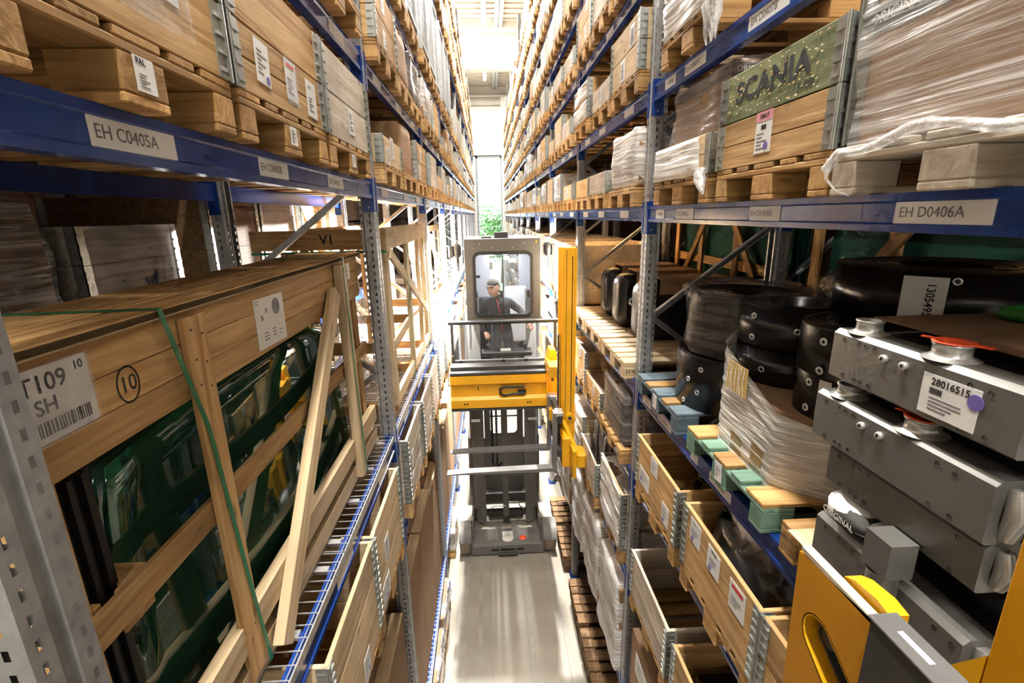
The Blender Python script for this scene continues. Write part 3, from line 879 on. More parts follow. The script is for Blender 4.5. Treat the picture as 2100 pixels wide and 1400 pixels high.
def noise_boxes():
    m, nt, b = _mat('far_boxes')
    N = nt.nodes.new; L = nt.links.new
    tc = N('ShaderNodeTexCoord'); mp = N('ShaderNodeMapping'); mp.inputs['Scale'].default_value = (.5, 1.115, 1.35)
    L(tc.outputs['Object'], mp.inputs['Vector'])
    wn = N('ShaderNodeTexVoronoi'); wn.inputs['Scale'].default_value = 1.0; wn.inputs['Randomness'].default_value = .4
    L(mp.outputs[0], wn.inputs['Vector'])
    cr = N('ShaderNodeValToRGB'); cr.color_ramp.interpolation = 'CONSTANT'
    cols = [(.68, .54, .36), (.76, .70, .62), (.50, .35, .21), (.72, .61, .46), (.40, .31, .22), (.80, .76, .7)]
    while len(cr.color_ramp.elements) < len(cols): cr.color_ramp.elements.new(.5)
    for i, c in enumerate(cols): cr.color_ramp.elements[i].position = i / len(cols); cr.color_ramp.elements[i].color = (*c, 1)
    sp = N('ShaderNodeSeparateColor'); L(wn.outputs['Color'], sp.inputs[0]); L(sp.outputs[0], cr.inputs[0]); L(cr.outputs[0], b.inputs['Base Color'])
    b.inputs['Roughness'].default_value = .7
noise_boxes()
tag(O('distant_pallets', far_p.mesh('distant_pallets', ['pallet_x'])), 'rows of wooden pallets far down both racks', 'pallets', None, 'stuff')
far_b.add(far_h.v, far_h.f, 1)
tag(O('distant_boxes', far_b.mesh('distant_boxes', ['far_boxes', 'hinge'])), 'rows of wooden boxes and cartons far down both racks', 'boxes', None, 'stuff')

# ------------------------------------------------------------------ loads of the neighbouring rows, back to back with these two racks
rb = random.Random(77)
for sgn, x0, name in ((-1, 2.12, 'left'), (1, 2.56, 'right')):
    mbk = MB(); mp_ = MB()
    for zlev in ((-5.6, -4.2, -2.9, .48, 1.35, 2.3, 3.2, 4.1) if sgn < 0 else (-5.6, -4.3, -2.9, .30, 1.2, 2.1, 3.0, 3.9)):
        y = -1.6
        while y < 32:
            if any(y - .09 < p + (.35 if sgn < 0 else .55) < y + .89 for p in (UL[:4] if sgn < 0 else UR[1:4])): y += .12; continue
            w_ = .8; h_ = rb.uniform(.5, .72) if zlev > -2 else rb.uniform(.8, 1.1)
            xa, xb = sgn * (x0 + .03), sgn * (x0 + 1.2)
            mp_.box(min(xa, xb), y, zlev, max(xa, xb), y + w_, zlev + .02); mp_.box(min(xa, xb), y, zlev + .10, max(xa, xb), y + w_, zlev + .14)
            for k in range(3): mp_.box(min(xa, xb), y + k * .33, zlev + .02, max(xa, xb), y + k * .33 + .12, zlev + .10)
            mbk.box(min(xa, xb), y + .01, zlev + .14, max(xa, xb), y + w_ - .01, zlev + .14 + h_)
            y += .87
    tag(O('neighbour_pallets', mp_.mesh('neighbour_pallets', ['dark_x'])), 'dark pallets of the row behind the %s rack' % name, 'pallets', None, 'stuff')
    tag(O('neighbour_boxes', mbk.mesh('neighbour_boxes', ['far_boxes'])), 'boxes of the row behind the %s rack' % name, 'boxes', None, 'stuff')

for sgn in (-1, 1):      # added dark boxes that block stray light and close the view between shelves
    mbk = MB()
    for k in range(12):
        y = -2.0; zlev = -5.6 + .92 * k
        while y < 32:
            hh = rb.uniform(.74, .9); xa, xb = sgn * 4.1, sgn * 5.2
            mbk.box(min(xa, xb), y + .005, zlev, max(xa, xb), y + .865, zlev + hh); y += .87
    tag(O('next_row_boxes', mbk.mesh('next_row_boxes', ['cardboard_dark'])), 'added dark boxes blocking stray light beyond the row behind the %s rack' % ('left' if sgn < 0 else 'right'), 'boxes', None, 'stuff')

# ------------------------------------------------------------------ wire shelf decks
def deck_mesh(w, step):
    k = ('deck', round(w, 3), step)
    if k not in _cache:
        mb = MB()
        n = int(w / step)
        for i in range(n + 1):
            y = -w / 2 + .005 + i * (w - .01) / n
            mb.bar((0, y, .026), (-1.08, y, .026), .0045, .0045); mb.bar((0, y, .026), (0, y, -.008), .0045, .0045)
        for i in range(12):
            x = -.02 - i * .095; mb.bar((x, -w / 2, .021), (x, w / 2, .021), .0045, .0045)
        for i in range(4): mb.box(-.05, -w / 2 + .1 + i * (w - .2) / 3 - .02, .0, -1.05, -w / 2 + .1 + i * (w - .2) / 3 + .02, .017)
        _cache[k] = mb.mesh('wires', ['zinc_bright'])
    return _cache[k]
def decks(side, b, lv, step=.062, words=''):
    U, Z, X = (UL, LZ, XL) if side == 'L' else (UR, RZ, XR)
    y0, y1 = U[b] + .065, U[b + 1] - .065; w = (y1 - y0) / 2
    for i in range(2):
        t = thing('wire_deck', 'galvanised wire shelf deck, %s half of %s bay, %s level of %s rack' % (('near', 'far')[i], BAYW[b], ORD[lv], 'left' if side == 'L' else 'right'), 'shelf deck',
                  (X, y0 + w * (i + .5), Z[lv] + .002), 0 if side == 'L' else PI, 'wire shelf decks')
        O('wire_grid', deck_mesh(w - .006, step), t)
        B('front_lip', t, 'steel', (-.006, -w / 2 + .004, -.012), (.002, w / 2 - .004, .028), .001)
for b in range(0, 6): decks('L', b, 2, .062 if b < 2 else .09)
for b in range(0, 6): decks('L', b, 0, .062 if b < 2 else .09)
for b in range(0, 4): decks('R', b, 0, .062 if b < 2 else .09)

# ------------------------------------------------------------------ crate of windscreens, first bay of the left rack
ZD = LZ[2] + .031
cr = thing('glass_crate', 'long pine crate holding green windscreens, marked 10 in a circle', 'crate', (-.90, 0, ZD))
def cz(z): return z - ZD
for z0, z1 in ((-.345, -.252), (-.432, -.347), (-.517, -.434)):
    B('front_plank', cr, 'pine_y', (-.022, .84, cz(z0)), (0, 3.34, cz(z1)), .002)
    B('back_plank', cr, 'pine_y', (-.37, .84, cz(z0)), (-.348, 3.34, cz(z1)), .002)
for i in range(3):
    o = B('lid_plank', cr, 'pine_y', (.022 - .128 * i - .124, .82, cz(-.25)), (.022 - .128 * i, 3.36, cz(-.226)), .003)
    if i == 2: o.rotation_euler = (0, .03, .012)
B('lid_edge', cr, 'pale_y', (0, .84, cz(-.252)), (.022, 3.34, cz(-.228)), .002)
for y in (.86, 3.24):
    for x in (-.09, -.345): B('corner_post', cr, 'pine_z', (x - .0, y, 0.0), (x + .065, y + .085, cz(-.255)), .003)
    B('end_tie', cr, 'pine_x', (-.34, y + .09, cz(-.95)), (-.03, y + .115, cz(-.86)), .003)
    B('end_tie', cr, 'pine_x', (-.34, y + .09, cz(-.36)), (-.03, y + .115, cz(-.26)), .003)
    B('foot_beam', cr, 'pine_x', (-.37, y, 0.0), (-.024, y + .085, .09), .004)
BAR('mid_rail', cr, 'pine_x', (-.012, .84, cz(-.905)), (-.012, 3.40, cz(-.905)), .022, .085)
BAR('back_rail', cr, 'pine_x', (-.36, .84, cz(-.905)), (-.36, 3.36, cz(-.905)), .022, .085)
BAR('bottom_rail', cr, 'pale_x', (-.002, .84, cz(-1.415)), (-.002, 3.40, cz(-1.415)), .045, .115)
BAR('bottom_rail', cr, 'pale_x', (-.006, .84, cz(-1.585)), (-.006, 3.40, cz(-1.585)), .04, .10)
BAR('bottom_rail', cr, 'pine_x', (-.36, .84, cz(-1.43)), (-.36, 3.36, cz(-1.43)), .03, .10)
BAR('slat', cr, 'pine_x', (.012, 1.435, cz(-.272)), (.012, 1.435, cz(-1.60)), .105, .022, (1, 0, 0))
BAR('slat', cr, 'pale_x', (.03, 2.86, cz(-.262)), (.03, 2.86, cz(-1.62)), .10, .05, (1, 0, 0))
BAR('diagonal_brace', cr, 'pale_x', (.035, 2.70, cz(-.40)), (.046, 1.56, cz(-1.62)), .10, .044, (1, 0, 0))
B('cross_block', cr, 'pine_x', (-.33, 1.02, cz(-1.0)), (-.03, 1.13, cz(-.87)), .006)
mb = MB()
def strap(pts, wdt=.018):
    for a, b2 in zip(pts[:-1], pts[1:]): mb.bar(a, b2, wdt, .0018, (1, 0, 0) if abs(a[0] - b2[0]) < .05 else (0, 0, 1))
strap([(-.36, 1.26, cz(-.223)), (.026, 1.29, cz(-.223))]); strap([(.026, 1.29, cz(-.223)), (.028, 1.40, cz(-.62)), (.028, 1.455, cz(-1.2)), (.03, 1.50, cz(-1.62))])
O('strap', mb.mesh('strap', ['green_strap']), cr); mb = MB()
strap([(-.36, 2.84, cz(-.223)), (.058, 2.85, cz(-.223))]); strap([(.058, 2.85, cz(-.223)), (.058, 2.86, cz(-1.0)), (.058, 2.89, cz(-1.62))])
O('strap', mb.mesh('strap', ['green_strap']), cr)
mb = MB()   # nail heads
for y, z in ((1.41, -.31), (1.46, -.33), (1.41, -.40), (1.46, -.42), (1.41, -.48), (1.46, -.50), (1.42, -.90), (1.45, -1.40), (1.42, -1.44)): mb.cyl((.023, y, cz(z)), (.0245, y, cz(z)), .004, 8)
tag(O('nail_heads', mb.mesh('nail_heads', ['dark_steel']), cr), None, None, None, 'stuff')
sheet(cr, 'L', (.0015, .975, cz(-.352)), .175, .155, [('text', 'T109', .052, -.025, .042), ('text', '10', .026, .062, .056), ('text', 'SH', .045, -.03, -.005), ('bar', .13, .03, .005, -.048)], tilt=.0)
O('film_pouch', boxmesh(.003, .185, .165, 'film_clean', .001), cr, (.0045, .975, cz(-.352)))
mb = MB(); n = 28
for i in range(n):
    a0, a1 = 2 * PI * i / n, 2 * PI * (i + 1) / n
    mb.bar((.001, 1.165 + .036 * math.cos(a0), cz(-.388) + .046 * math.sin(a0)), (.001, 1.165 + .036 * math.cos(a1), cz(-.388) + .046 * math.sin(a1)), .004, .001, (1, 0, 0))
O('pen_ring', mb.mesh('pen_ring', ['ink']), cr)
O('pen_number', textmesh('10', .058, 'ink'), cr, (.0012, 1.166, cz(-.388)), FACE['L'])
sheet(cr, 'L', (.0015, 1.97, cz(-.40)), .26, .20, [('lines', .07, .02, 2, -.09, .085), ('dot', .034, .055, .05, 'ink_soft'), ('text', 'X', .03, -.075, .02), ('text', 'X', .028, -.035, .045), ('lines', .05, .04, 3, -.05, -.055), ('lines', .035, .04, 3, .02, -.05), ('lines', .03, .03, 2, .085, -.06)], tilt=-.02)
sheet(cr, 'L', (.0015, 3.10, cz(-.33)), .11, .10, [('lines', .08, .07, 5, 0, 0)])
# the windscreens: curved sheets of green glass standing side by side
def windscreen(i):
    x0 = -.955 - .034 * i; mb = MB(); ny, nz = 18, 8; vs = []
    for a in range(ny + 1):
        for c in range(nz + 1):
            u = a / ny * 2 - 1; v = c / nz
            half = 1.02 - .13 * v ** 2
            y = 2.1 + u * half; z = .09 + v * (1.02 - .10 * u * u)
            vs.append((-.05 * u * u - .04 * v, y, z))
    f = [(a * (nz + 1) + c, (a + 1) * (nz + 1) + c, (a + 1) * (nz + 1) + c + 1, a * (nz + 1) + c + 1) for a in range(ny) for c in range(nz)]
    mb.add(vs, f, 0, True)
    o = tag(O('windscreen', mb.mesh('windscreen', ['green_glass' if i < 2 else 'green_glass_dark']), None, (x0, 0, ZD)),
            ('outermost curved green windscreen facing the aisle in the pine crate', 'second curved green windscreen from the aisle in the pine crate', 'third curved green windscreen from the aisle in the pine crate',
             'fourth curved green windscreen from the aisle in the pine crate', 'rearmost curved green windscreen in the pine crate')[i], 'windscreen', 'windscreens in the pine crate')
    md = o.modifiers.new('thickness', 'SOLIDIFY'); md.thickness = .006
for i in range(5): windscreen(i)
def ridged(mbk, x0, x1, y0, y1, z0, z1, n):
    s = (y1 - y0) / n
    for i in range(n): mbk.box(x0, y0 + i * s, z0, x1 + (.012 if i % 2 else 0), y0 + i * s + s * .7, z1)
mb = MB(); ridged(mb, -.3, -.05, .96, 1.06, .10, cz(-.55), 5)
O('foam_edge', mb.mesh('foam_edge', ['rubber']), cr)
for i in range(3):   # curved padding strips under the glass
    mb = MB(); pts = [(-.055 - .045 * i - .05 * ((y - 2.1) / 1.05) ** 2, y, .055 + .05 * i) for y in [1.1 + .2 * q for q in range(11)]]
    mb.tube(pts, .018, 6); O('padding_strip', mb.mesh('padding', ['pale_y']), cr)
B('padding_clip', cr, 'black_plastic', (-.14, 2.40, .02), (-.03, 2.48, .17), .004)

# ------------------------------------------------------------------ open timber frame crate, second bay
c2 = thing('open_crate', 'tall open pine frame crate marked V1 with green straps', 'crate', (-.82, 0, ZD))
T = .045
y0, y1, zt = 3.86, 6.16, cz(-.08)
for x in (0, -.62):
    f = 'pale' if x == 0 else 'pine'
    for y in (y0, y0 + 1.0, y0 + 1.75, y1 - .07): BAR('upright', c2, f + '_x', (x, y + .035, .09), (x, y + .035, zt - .1), .07, T, (1, 0, 0))
    B('top_rail', c2, f + '_y', (x - .011, y0, zt - .17), (x + .011 + .02, y1, zt), .003)
    BAR('bottom_rail', c2, f + '_x', (x, y0, .14), (x, y1, .14), .04, .1)
    BAR('diagonal_brace', c2, f + '_x', (x + .03, y0 + .08, zt - .2), (x + .03, y1 - .1, .5 if x == 0 else .2), .022, .09, (0, 0, 1))
    BAR('short_rail', c2, f + '_x', (x + .02, y0, .62), (x + .02, y0 + .75, .66), .022, .09)
for y in (y0 + .02, y0 + 1.2, y1 - .1):
    B('cross_tie', c2, 'pine_x', (-.66, y, zt - .16), (.0, y + .03, zt - .05), .003)
    B('cross_tie', c2, 'pine_x', (-.66, y, .0), (.0, y + .09, .09), .003)
    B('cross_tie', c2, 'pine_x', (-.66, y, .55), (.0, y + .03, .64), .003)
B('end_board', c2, 'pine_x', (-1.0, y0 - .03, zt - .16), (.0, y0 + .0, zt - .01), .003)
BAR('end_brace', c2, 'pine_x', (-.95, y0 - .02, .1), (-.75, y0 - .02, zt - .18), .03, .09, (0, 1, 0))
BAR('end_brace', c2, 'pine_x', (-.5, y0 - .02, .1), (-.5, y0 - .02, zt - .18), .03, .10, (0, 1, 0))
O('pen_number', textmesh('V1', .10, 'ink', 0, .002), c2, (-.42, y0 - .031, zt - .085), FACE['N'])
mb = MB()
for y in (y0 + .75, y0 + 1.9):
    mb = MB(); mb.bar((.05, y, zt), (.05, y + .03, .05), .02, .002, (1, 0, 0)); O('strap', mb.mesh('strap', ['green_strap']), c2)
mb = MB()
mb.bar((-1.0, y0 - .033, zt - .18), (.03, y0 - .033, zt - .18), .003, .02)
O('strap', mb.mesh('strap', ['green_strap']), c2)
O('stretch_film', bm_mesh(blob(-.6, y0 + .1, .15, -.35, y0 + .75, 1.15, (4, 6, 8), .03, 4, .05, 6), 'film_loose', 'film'), c2)
for b in (2, 3):          # more timber frames further back on the same deck
    c3 = thing('open_crate', 'pine frame crate on the wire deck, %s bay of the left rack' % BAYW[b], 'crate', (-1.15, UL[b] + .5, ZD))
    for y in (0, .9, 1.8): BAR('upright', c3, 'pale_x', (0, y, .05), (0, y, 1.45), .07, T, (1, 0, 0))
    B('top_rail', c3, 'pale_y', (-.02, -.03, 1.35), (.02, 1.83, 1.47)); B('bottom_rail', c3, 'pale_y', (-.05, -.03, 0), (.05, 1.83, .1))
    BAR('diagonal_brace', c3, 'pale_x', (.03, 0, 1.3), (.03, 1.75, .15), .03, .08, (1, 0, 0))

# ------------------------------------------------------------------ first bay of the left rack, shelf at eye height
xc = PXL
yl = SY[('L', 0)]
pa = pallet(xc, 1.17, LZ[3], 'near wooden pallet on the beam plate EH C0405A', True, 'pallet', w=.75)
pb = pallet(xc, 1.985, LZ[3], 'wooden pallet with a round stamp on the eye level beam, second along left rack', True, 'pallet')
pc = pallet(xc, 2.83, LZ[3], 'wooden pallet beside the first upright on the left eye level beam', True, 'pallet')
sheet(pa, 'L', (.6012, .0, .066), .062, .07, [('text', 'PAL', .018, -.01, .025), ('lines', .04, .03, 5, 0, -.012)])
sheet(pb, 'L', (.6012, .0, .066), .06, .065, [('lines', .04, .045, 6, 0, 0)])
sheet(pc, 'L', (.6012, .0, .066), .06, .065, [('lines', .04, .045, 6, 0, 0)])
O('stamp', textmesh('EUR', .04, 'ink'), pb, (.53, -.4008, .062), FACE['N'])
zb = LZ[3] + .144
names = [('knotty orange pine pallet collar carrying a taped pouch', 'pine'), ('pine pallet collar with three taped papers', 'pine'), ('pale weathered pallet collar next to the first left upright', 'worn')]
for i, (y, w_) in enumerate(((1.17, .75), (1.985, .8), (2.83, .8))):
    nm, fam = names[i]
    ca = collar(xc, y, zb, 'lower ' + nm, fam, w=w_, planks=2 if i == 1 else 1)
    cb = collar(xc, y, zb + .198, 'upper collar stacked on the ' + nm, fam, w=w_)
    for c in (ca,):
        if i == 0:
            sheet(c, 'L', (.6012, .09, .155), .17, .085, [('lines', .1, .05, 3, -.02, 0), ('dot', .013, .05, .0, 'purple')], tilt=-.04)
            O('film_pouch', boxmesh(.003, .25, .16, 'film_clean', .001), c, (.604, .09, .125))
        if i == 1:
            sheet(c, 'L', (.6012, -.20, .115), .10, .13, [('lines', .07, .08, 6, 0, 0), ('dot', .013, .03, -.045, 'purple')], tilt=-.05)
            sheet(c, 'L', (.6012, .04, .12), .10, .14, [('redline', .07, .014, 0, .05), ('lines', .07, .06, 5, 0, -.02)], tilt=-.04)
            sheet(c, 'L', (.6012, .25, .10), .11, .14, [('lines', .06, .02, 1, 0, .045), ('lines', .07, .06, 5, 0, -.02)], tilt=-.03)
            O('film_pouch', boxmesh(.003, .12, .16, 'film_clean', .001), c, (.604, .04, .115))
        if i == 2:
            sheet(c, 'L', (.6012, .02, .12), .10, .13, [('lines', .07, .09, 7, 0, 0)], tilt=.02)
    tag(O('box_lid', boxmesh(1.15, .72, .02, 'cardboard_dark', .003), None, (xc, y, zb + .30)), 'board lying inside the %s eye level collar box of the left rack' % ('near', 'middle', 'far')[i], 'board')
# small dark rails: rear support of the near wrapped load
# ------------------------------------------------------------------ tall cartons standing on the low deck of the left rack
for b in range(0, 6):
    yy0, yy1 = UL[b] + .09, UL[b + 1] - .09; w = (yy1 - yy0) / 3
    for q in range(3):
        yc = yy0 + w * (q + .5)
        if not on_screen(-.74, yc, -3.2, 150, 250): continue
        h = 1.72 - (.10 if (b + q) % 3 == 0 else 0)
        t = thing('tall_carton', 'man-high brown carton on the low left deck, %s bay, %s place' % (BAYW[b], SLOT[q]), 'carton', (-.83, yc, LZ[0] + .03), 0, 'tall cartons on the low left deck')
        B('body', t, 'cardboard', (-.95, -w / 2 + .012, 0), (0, w / 2 - .012, h), .006)
        B('edge_board', t, 'pale_y', (-.10, -w / 2 + .012, h), (0, w / 2 - .012, h + .012), .002)
        if b < 3:
            B('tape', t, 'tape', (-.95, -.03, h + .0005), (-.10, .03, h + .002), 0)
            B('red_print', t, 'red', (-.23, -.08, h + .002), (-.19, .10, h + .003), 0)
# torn film-wrapped loads on the floor along the left rack
for i, y in enumerate((4.7, 5.6, 7.4)):
    pallet(-1.32, y, FL, 'floor pallet under the left rack, %s from the camera' % BAYW[i], True, 'pallet')
    t = thing('torn_carton', 'torn carton with ragged white film on floor pallet, %s along the left rack' % BAYW[i], 'carton', (-1.32, y, FL + .144))
    B('body', t, 'cardboard', (-.58, -.38, 0), (.58, .38, .36), .01)
    wrapped_film(t, -.60, -.40, -.02, .61, .40, .38, 'film_loose', 60 + i, .012)

# ------------------------------------------------------------------ loads of the row behind the left rack
zr = -1.15
for b in range(3):
    mbk = beam_mesh(2.68, True)
    tag(O('rack_beam', mbk, None, (-2.12, UL[b] + .35 + 1.4, zr), (0, 0, PI)), 'blue beam of the row behind the left rack under the windscreen crate level, %s bay' % BAYW[b], 'rack beam', None, 'thing')
    tag(O('rack_beam', mbk, None, (-2.12, UL[b] + .35 + 1.4, .42), (0, 0, PI)), 'upper blue beam of the row behind the left rack, %s bay' % BAYW[b], 'rack beam', None, 'thing')
loads = [(1.98, .9, "w", 1.14), (2.98, .72, "g", 5), (4.2, .8, 'c', 6), (5.05, .8, 'g', 6), (6.05, .8, 'p', 6), (7.0, .8, 'g', 6)]
for i, (y, w_, kd, n) in enumerate(loads):
    pallet(-2.68, y, zr, 'pallet in the row behind the left rack, %s from the camera' % BAYW[i], True, 'pallet')
    if kd == 'w':
        t = thing('wrapped_carton', 'dark brown carton wrapped in shiny film behind the windscreen crate', 'carton', (-2.68, y, zr + .144))
        B('body', t, 'cardboard_dark', (-.58, -w_ / 2, 0), (.58, w_ / 2, n), .02)
        wrapped_film(t, -.60, -w_ / 2 - .02, -.02, .60, w_ / 2 + .02, n + .02, 'film_clear', 3, .008)
    else:
        t = tag(O('collar_box', mid_collar_mesh(n, {'g': 'grey', 'c': 'dark', 'p': 'pine'}[kd]), None, (-2.68, y, zr + .144)),
                ('', 'bleached splintered collar box with blue letters wf behind the windscreen crate', 'brown collar box beside the splintered one behind the left rack', 'grey bleached collar box behind the first left upright',
                 'pine collar box in the back row left, second from last', 'grey collar box at the end of the back row left')[i], 'collar box')
        if i == 1:
            O('lettering', textmesh('wf', .11, 'blue_dark', 0, .002), t, (.602, .08, .66), FACE['L'])

# ------------------------------------------------------------------ right rack, first bay, shelf at eye height
xr = PXR
z4 = RZ[4]
pallet(xr, 1.185, z4, 'grey brown pallet under the big film wrapped box by plate EH D0406A', True, 'worn')
pallet(xr, 2.0, z4, 'pallet under the green and natural collar box', True, 'pallet')
pallet(xr, 2.90, z4, 'pallet by the first right upright at eye level, film hanging over it', True, 'pallet')
# big wrapped box
t = thing('wrapped_box', 'big brown box wrapped in glossy stretch film with dark ORIGINAL band', 'box', (xr, 1.185, z4 + .146))
B('body', t, 'cardboard', (-.575, -.385, 0), (.575, .385, .43), .01)
B('print_band', t, 'mortar_dark', (-.577, -.386, .30), (-.57, .386, .375), .001)
for y in (-.22, .02, .26): O('lettering', textmesh('ORIGINAL', .042, 'cream'), t, (-.579, y, .338), FACE['R'])
O('corner_hinge', hinge_mesh(.42), t, (-.578, .388, .005), (0, 0, PI / 2))
f = wrapped_film(t, -.60, -.405, -.055, .595, .405, .445, 'film_clear', 21, .006, (4, 16, 14))
mb = MB(); rr = random.Random(4)      # bunched film rope at the lower edge
pts = [(-.612 - rr.uniform(0, .012), .41 - .84 * i / 16, -.005 - .02 * math.sin(i * .7) - (.06 if i == 0 else 0)) for i in range(17)]
mb.tube(pts, [.010 + .007 * rr.random() for _ in pts], 7); O('film_rope', mb.mesh('film_rope', ['film_loose']), t)
mb = MB(); mb.tube([(-.61, .40, -.03), (-.615, .405, -.09), (-.61, .36, -.13), (-.605, .30, -.15)], [.012, .006, .003, .003], 6)
O('film_tail', mb.mesh('film_tail', ['film_loose']), t)
# green / natural collar box
plain('paint_black', (.045, .055, .06), .6, noise=.5, nscale=30)
ca = collar(xr, 2.0, z4 + .144, 'natural pine pallet collar with pink ticket G8417, under the green one', 'pine', planks=2)
cb = collar(xr, 2.0, z4 + .342, 'flaking green painted pallet collar with black lettering on top of its box', 'olive')
O('lettering', textmesh('SCANIA', .115, 'paint_black', 0, .004), cb, (-.6012, .02, .108), FACE['R']).scale = (1.25, 1, 1)
O('lettering', textmesh('3-99', .05, 'paint_black'), cb, (-.6012, -.21, .035), FACE['R'])
mb = MB(); rr = random.Random(8)
for i in range(110):
    y, z, s = rr.uniform(-.33, .33), rr.uniform(.01, .185), rr.uniform(.0025, .008)
    mb.add([(-.6015, y - s, z), (-.6075, y, z - s * .7), (-.6015, y + s, z), (-.604, y, z + s)], [(0, 1, 2, 3)])
tag(O('paint_flakes', mb.mesh('paint_flakes', ['pale_y']), cb), None, None, None, 'stuff')
sheet(ca, 'R', (-.6012, .02, .115), .115, .15, [('lines', .09, .07, 5, 0, -.03), ('bar', .035, .018, 0, .022), ('dot', .015, .025, -.05, 'purple')])
sheet(ca, 'R', (-.6022, .02, .178), .117, .036, [('text', 'G8417', .024, 0, 0)], mat='pink_paper')
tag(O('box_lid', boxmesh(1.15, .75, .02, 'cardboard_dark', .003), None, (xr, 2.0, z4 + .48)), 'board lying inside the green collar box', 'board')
# film wrapped ORIGINAL carton standing in one collar
cc = collar(xr, 2.90, z4 + .144, 'pine pallet collar wrapped in white film around the tall ORIGINAL carton', 'pale', planks=2)
t = thing('original_carton', 'tall brown ORIGINAL carton under cloudy film beside the first right upright', 'carton', (xr, 2.90, z4 + .146))
B('body', t, 'cardboard', (-.50, -.36, 0), (.55, .36, .53), .012)
B('print_band', t, 'mortar_dark', (-.503, -.361, .455), (-.49, .361, .51), .001)
B('print_band', t, 'mortar_dark', (-.502, -.363, .455), (.5, -.358, .51), .001)
O('lettering', textmesh('ORIGINAL', .04, 'cream'), t, (-.39, -.3645, .482), FACE['N'])
wrapped_film(t, -.52, -.375, .17, .56, .375, .545, 'film_dark', 5, .01, (6, 12, 10))
wrapped_film(cc, -.615, -.30, -.01, .60, .412, .205, 'film_white', 9, .006)
mb = MB(); mb.tube([(-.62, -.35, .02), (-.625, -.37, -.03), (-.63, -.40, -.07), (-.622, -.41, -.10)], [.03, .035, .02, .006], 7)
O('film_tail', mb.mesh('film_tail', ['film_loose']), cc)
# shelf above: wrapped collar box with film hanging over the beam
z5 = RZ[5]
pallet(xr, 2.90, z5, 'pallet under the film wrapped collar box one shelf above eye level, right rack', True, 'pallet')
for i in range(3):
    c = collar(xr, 2.90, z5 + .144 + i * .198, '%s pale collar of the film wrapped box above the ORIGINAL carton' % ('bottom', 'middle', 'top')[i], 'pale')
    wrapped_film(c, -.612, -.412, -.02, .61, .412, .205, 'film_white', 40 + i, .006)
mb = MB(); rr = random.Random(2)
for k in range(5):
    x, y = -.63, -.36 - .03 * k
    pts = [(x - rr.uniform(0, .03), y + rr.uniform(-.02, .02), .05 - q * .055) for q in range(6)]
    mb.tube(pts, [.022, .026, .02, .018, .012, .004], 7)
O('film_tail', mb.mesh('film_tail', ['film_loose']), c, (0, 0, -.40))

# ------------------------------------------------------------------ right rack, first bay, shelf below eye height
z3 = RZ[3]; zt3 = z3 + .144
pb1 = pallet(xr + .02, 3.10, z3, 'pallet with alternating blue and bare boards under the black rolls', True, 'teal', alt=('teal', 'pallet'))
pb2 = pallet(xr + .02, 2.14, z3, 'mint green pallet under the bulging white wrapped carton', True, 'mint', alt=('pallet', 'mint'))
pb3 = pallet(xr + .04, 1.24, z3, 'chipboard block pallet under the stacked grey coolers', True, 'pallet', chip=True)
sheet(pb1, 'R', (-.6012, .0, .07), .07, .10, [('lines', .05, .06, 6, 0, 0)])
sheet(pb2, 'R', (-.6012, .0, .07), .07, .10, [('lines', .05, .06, 6, 0, 0)], tilt=.1)
def roll(x, y, z, r, h, label, core=.35, wrap=None, seed=0, gro=((-100, .75), (-100, .22), (-60, .5)), mat='rubber'):
    t = thing('belt_roll', label, 'roll', (x, y, z), 0, 'rolls of black rubber belting')
    mb = MB(); rr = random.Random(seed); prof = [(r * core, 0), (r, 0), (r, h - .003)]
    n = 11; q = r
    for i in range(n):
        q1 = r - (r - r * core) * (i + .72) / n; q2 = r - (r - r * core) * (i + 1) / n; dz = rr.uniform(-.008, .004)
        prof += [(q - .001, h + dz), (q1, h + dz), (q1 - .001, h - .03), (q2, h - .03)]; q = q2
    prof += [(r * core, h * .3), (r * core, 0)]
    mb.lathe(prof, 48); me = mb.mesh('roll', [mat]); 
    for p in me.polygons: p.use_smooth = abs(p.normal.z) < .3
    O('belt', me, t)
    k = ('grommet',)
    if k not in _cache:
        g = MB(); g.lathe([(.008, 0), (.008, .004), (.012, .006), (.017, .003), (.017, 0)], 14, axis='x'); g.cyl((.0005, 0, 0), (.001, 0, 0), .0085, 12, 1); _cache[k] = g.mesh('grommet', ['zinc_bright', 'ink'])
    for a, hz in gro:
        a = math.radians(a); O('grommet', _cache[k], t, ((r + .0005) * math.cos(a), (r + .0005) * math.sin(a), hz * h), (0, 0, a))
    if wrap:
        mb = MB(); mb.lathe([(r + .006, -.0), (r + .014, h * .2), (r + .008, h * .5), (r + .016, h * .9), (r + .05, h + .02), (r + .02, h + .045), (r - .06, h + .03)], 40)
        me = mb.mesh('film', [wrap])
        for v in me.vertices:
            a = math.atan2(v.co.y, v.co.x); v.co.x += .008 * math.sin(9 * a + 40 * v.co.z); v.co.z += .012 * math.sin(7 * a) * (v.co.z > h * .6)
        O('stretch_film', me, t)
    return t
roll(1.60, 2.92, zt3, .365, .34, 'black belt roll with eyelets at the bottom of the stack on the blue pallet', gro=((-150, .8), (-152, .35), (-165, .55), (-120, .9), (-115, .55), (-125, .2), (-170, .1)))
roll(1.62, 2.94, zt3 + .345, .33, .37, 'upper belt roll in cloudy brown film standing on the blue pallet stack', wrap='film_dark', seed=2)
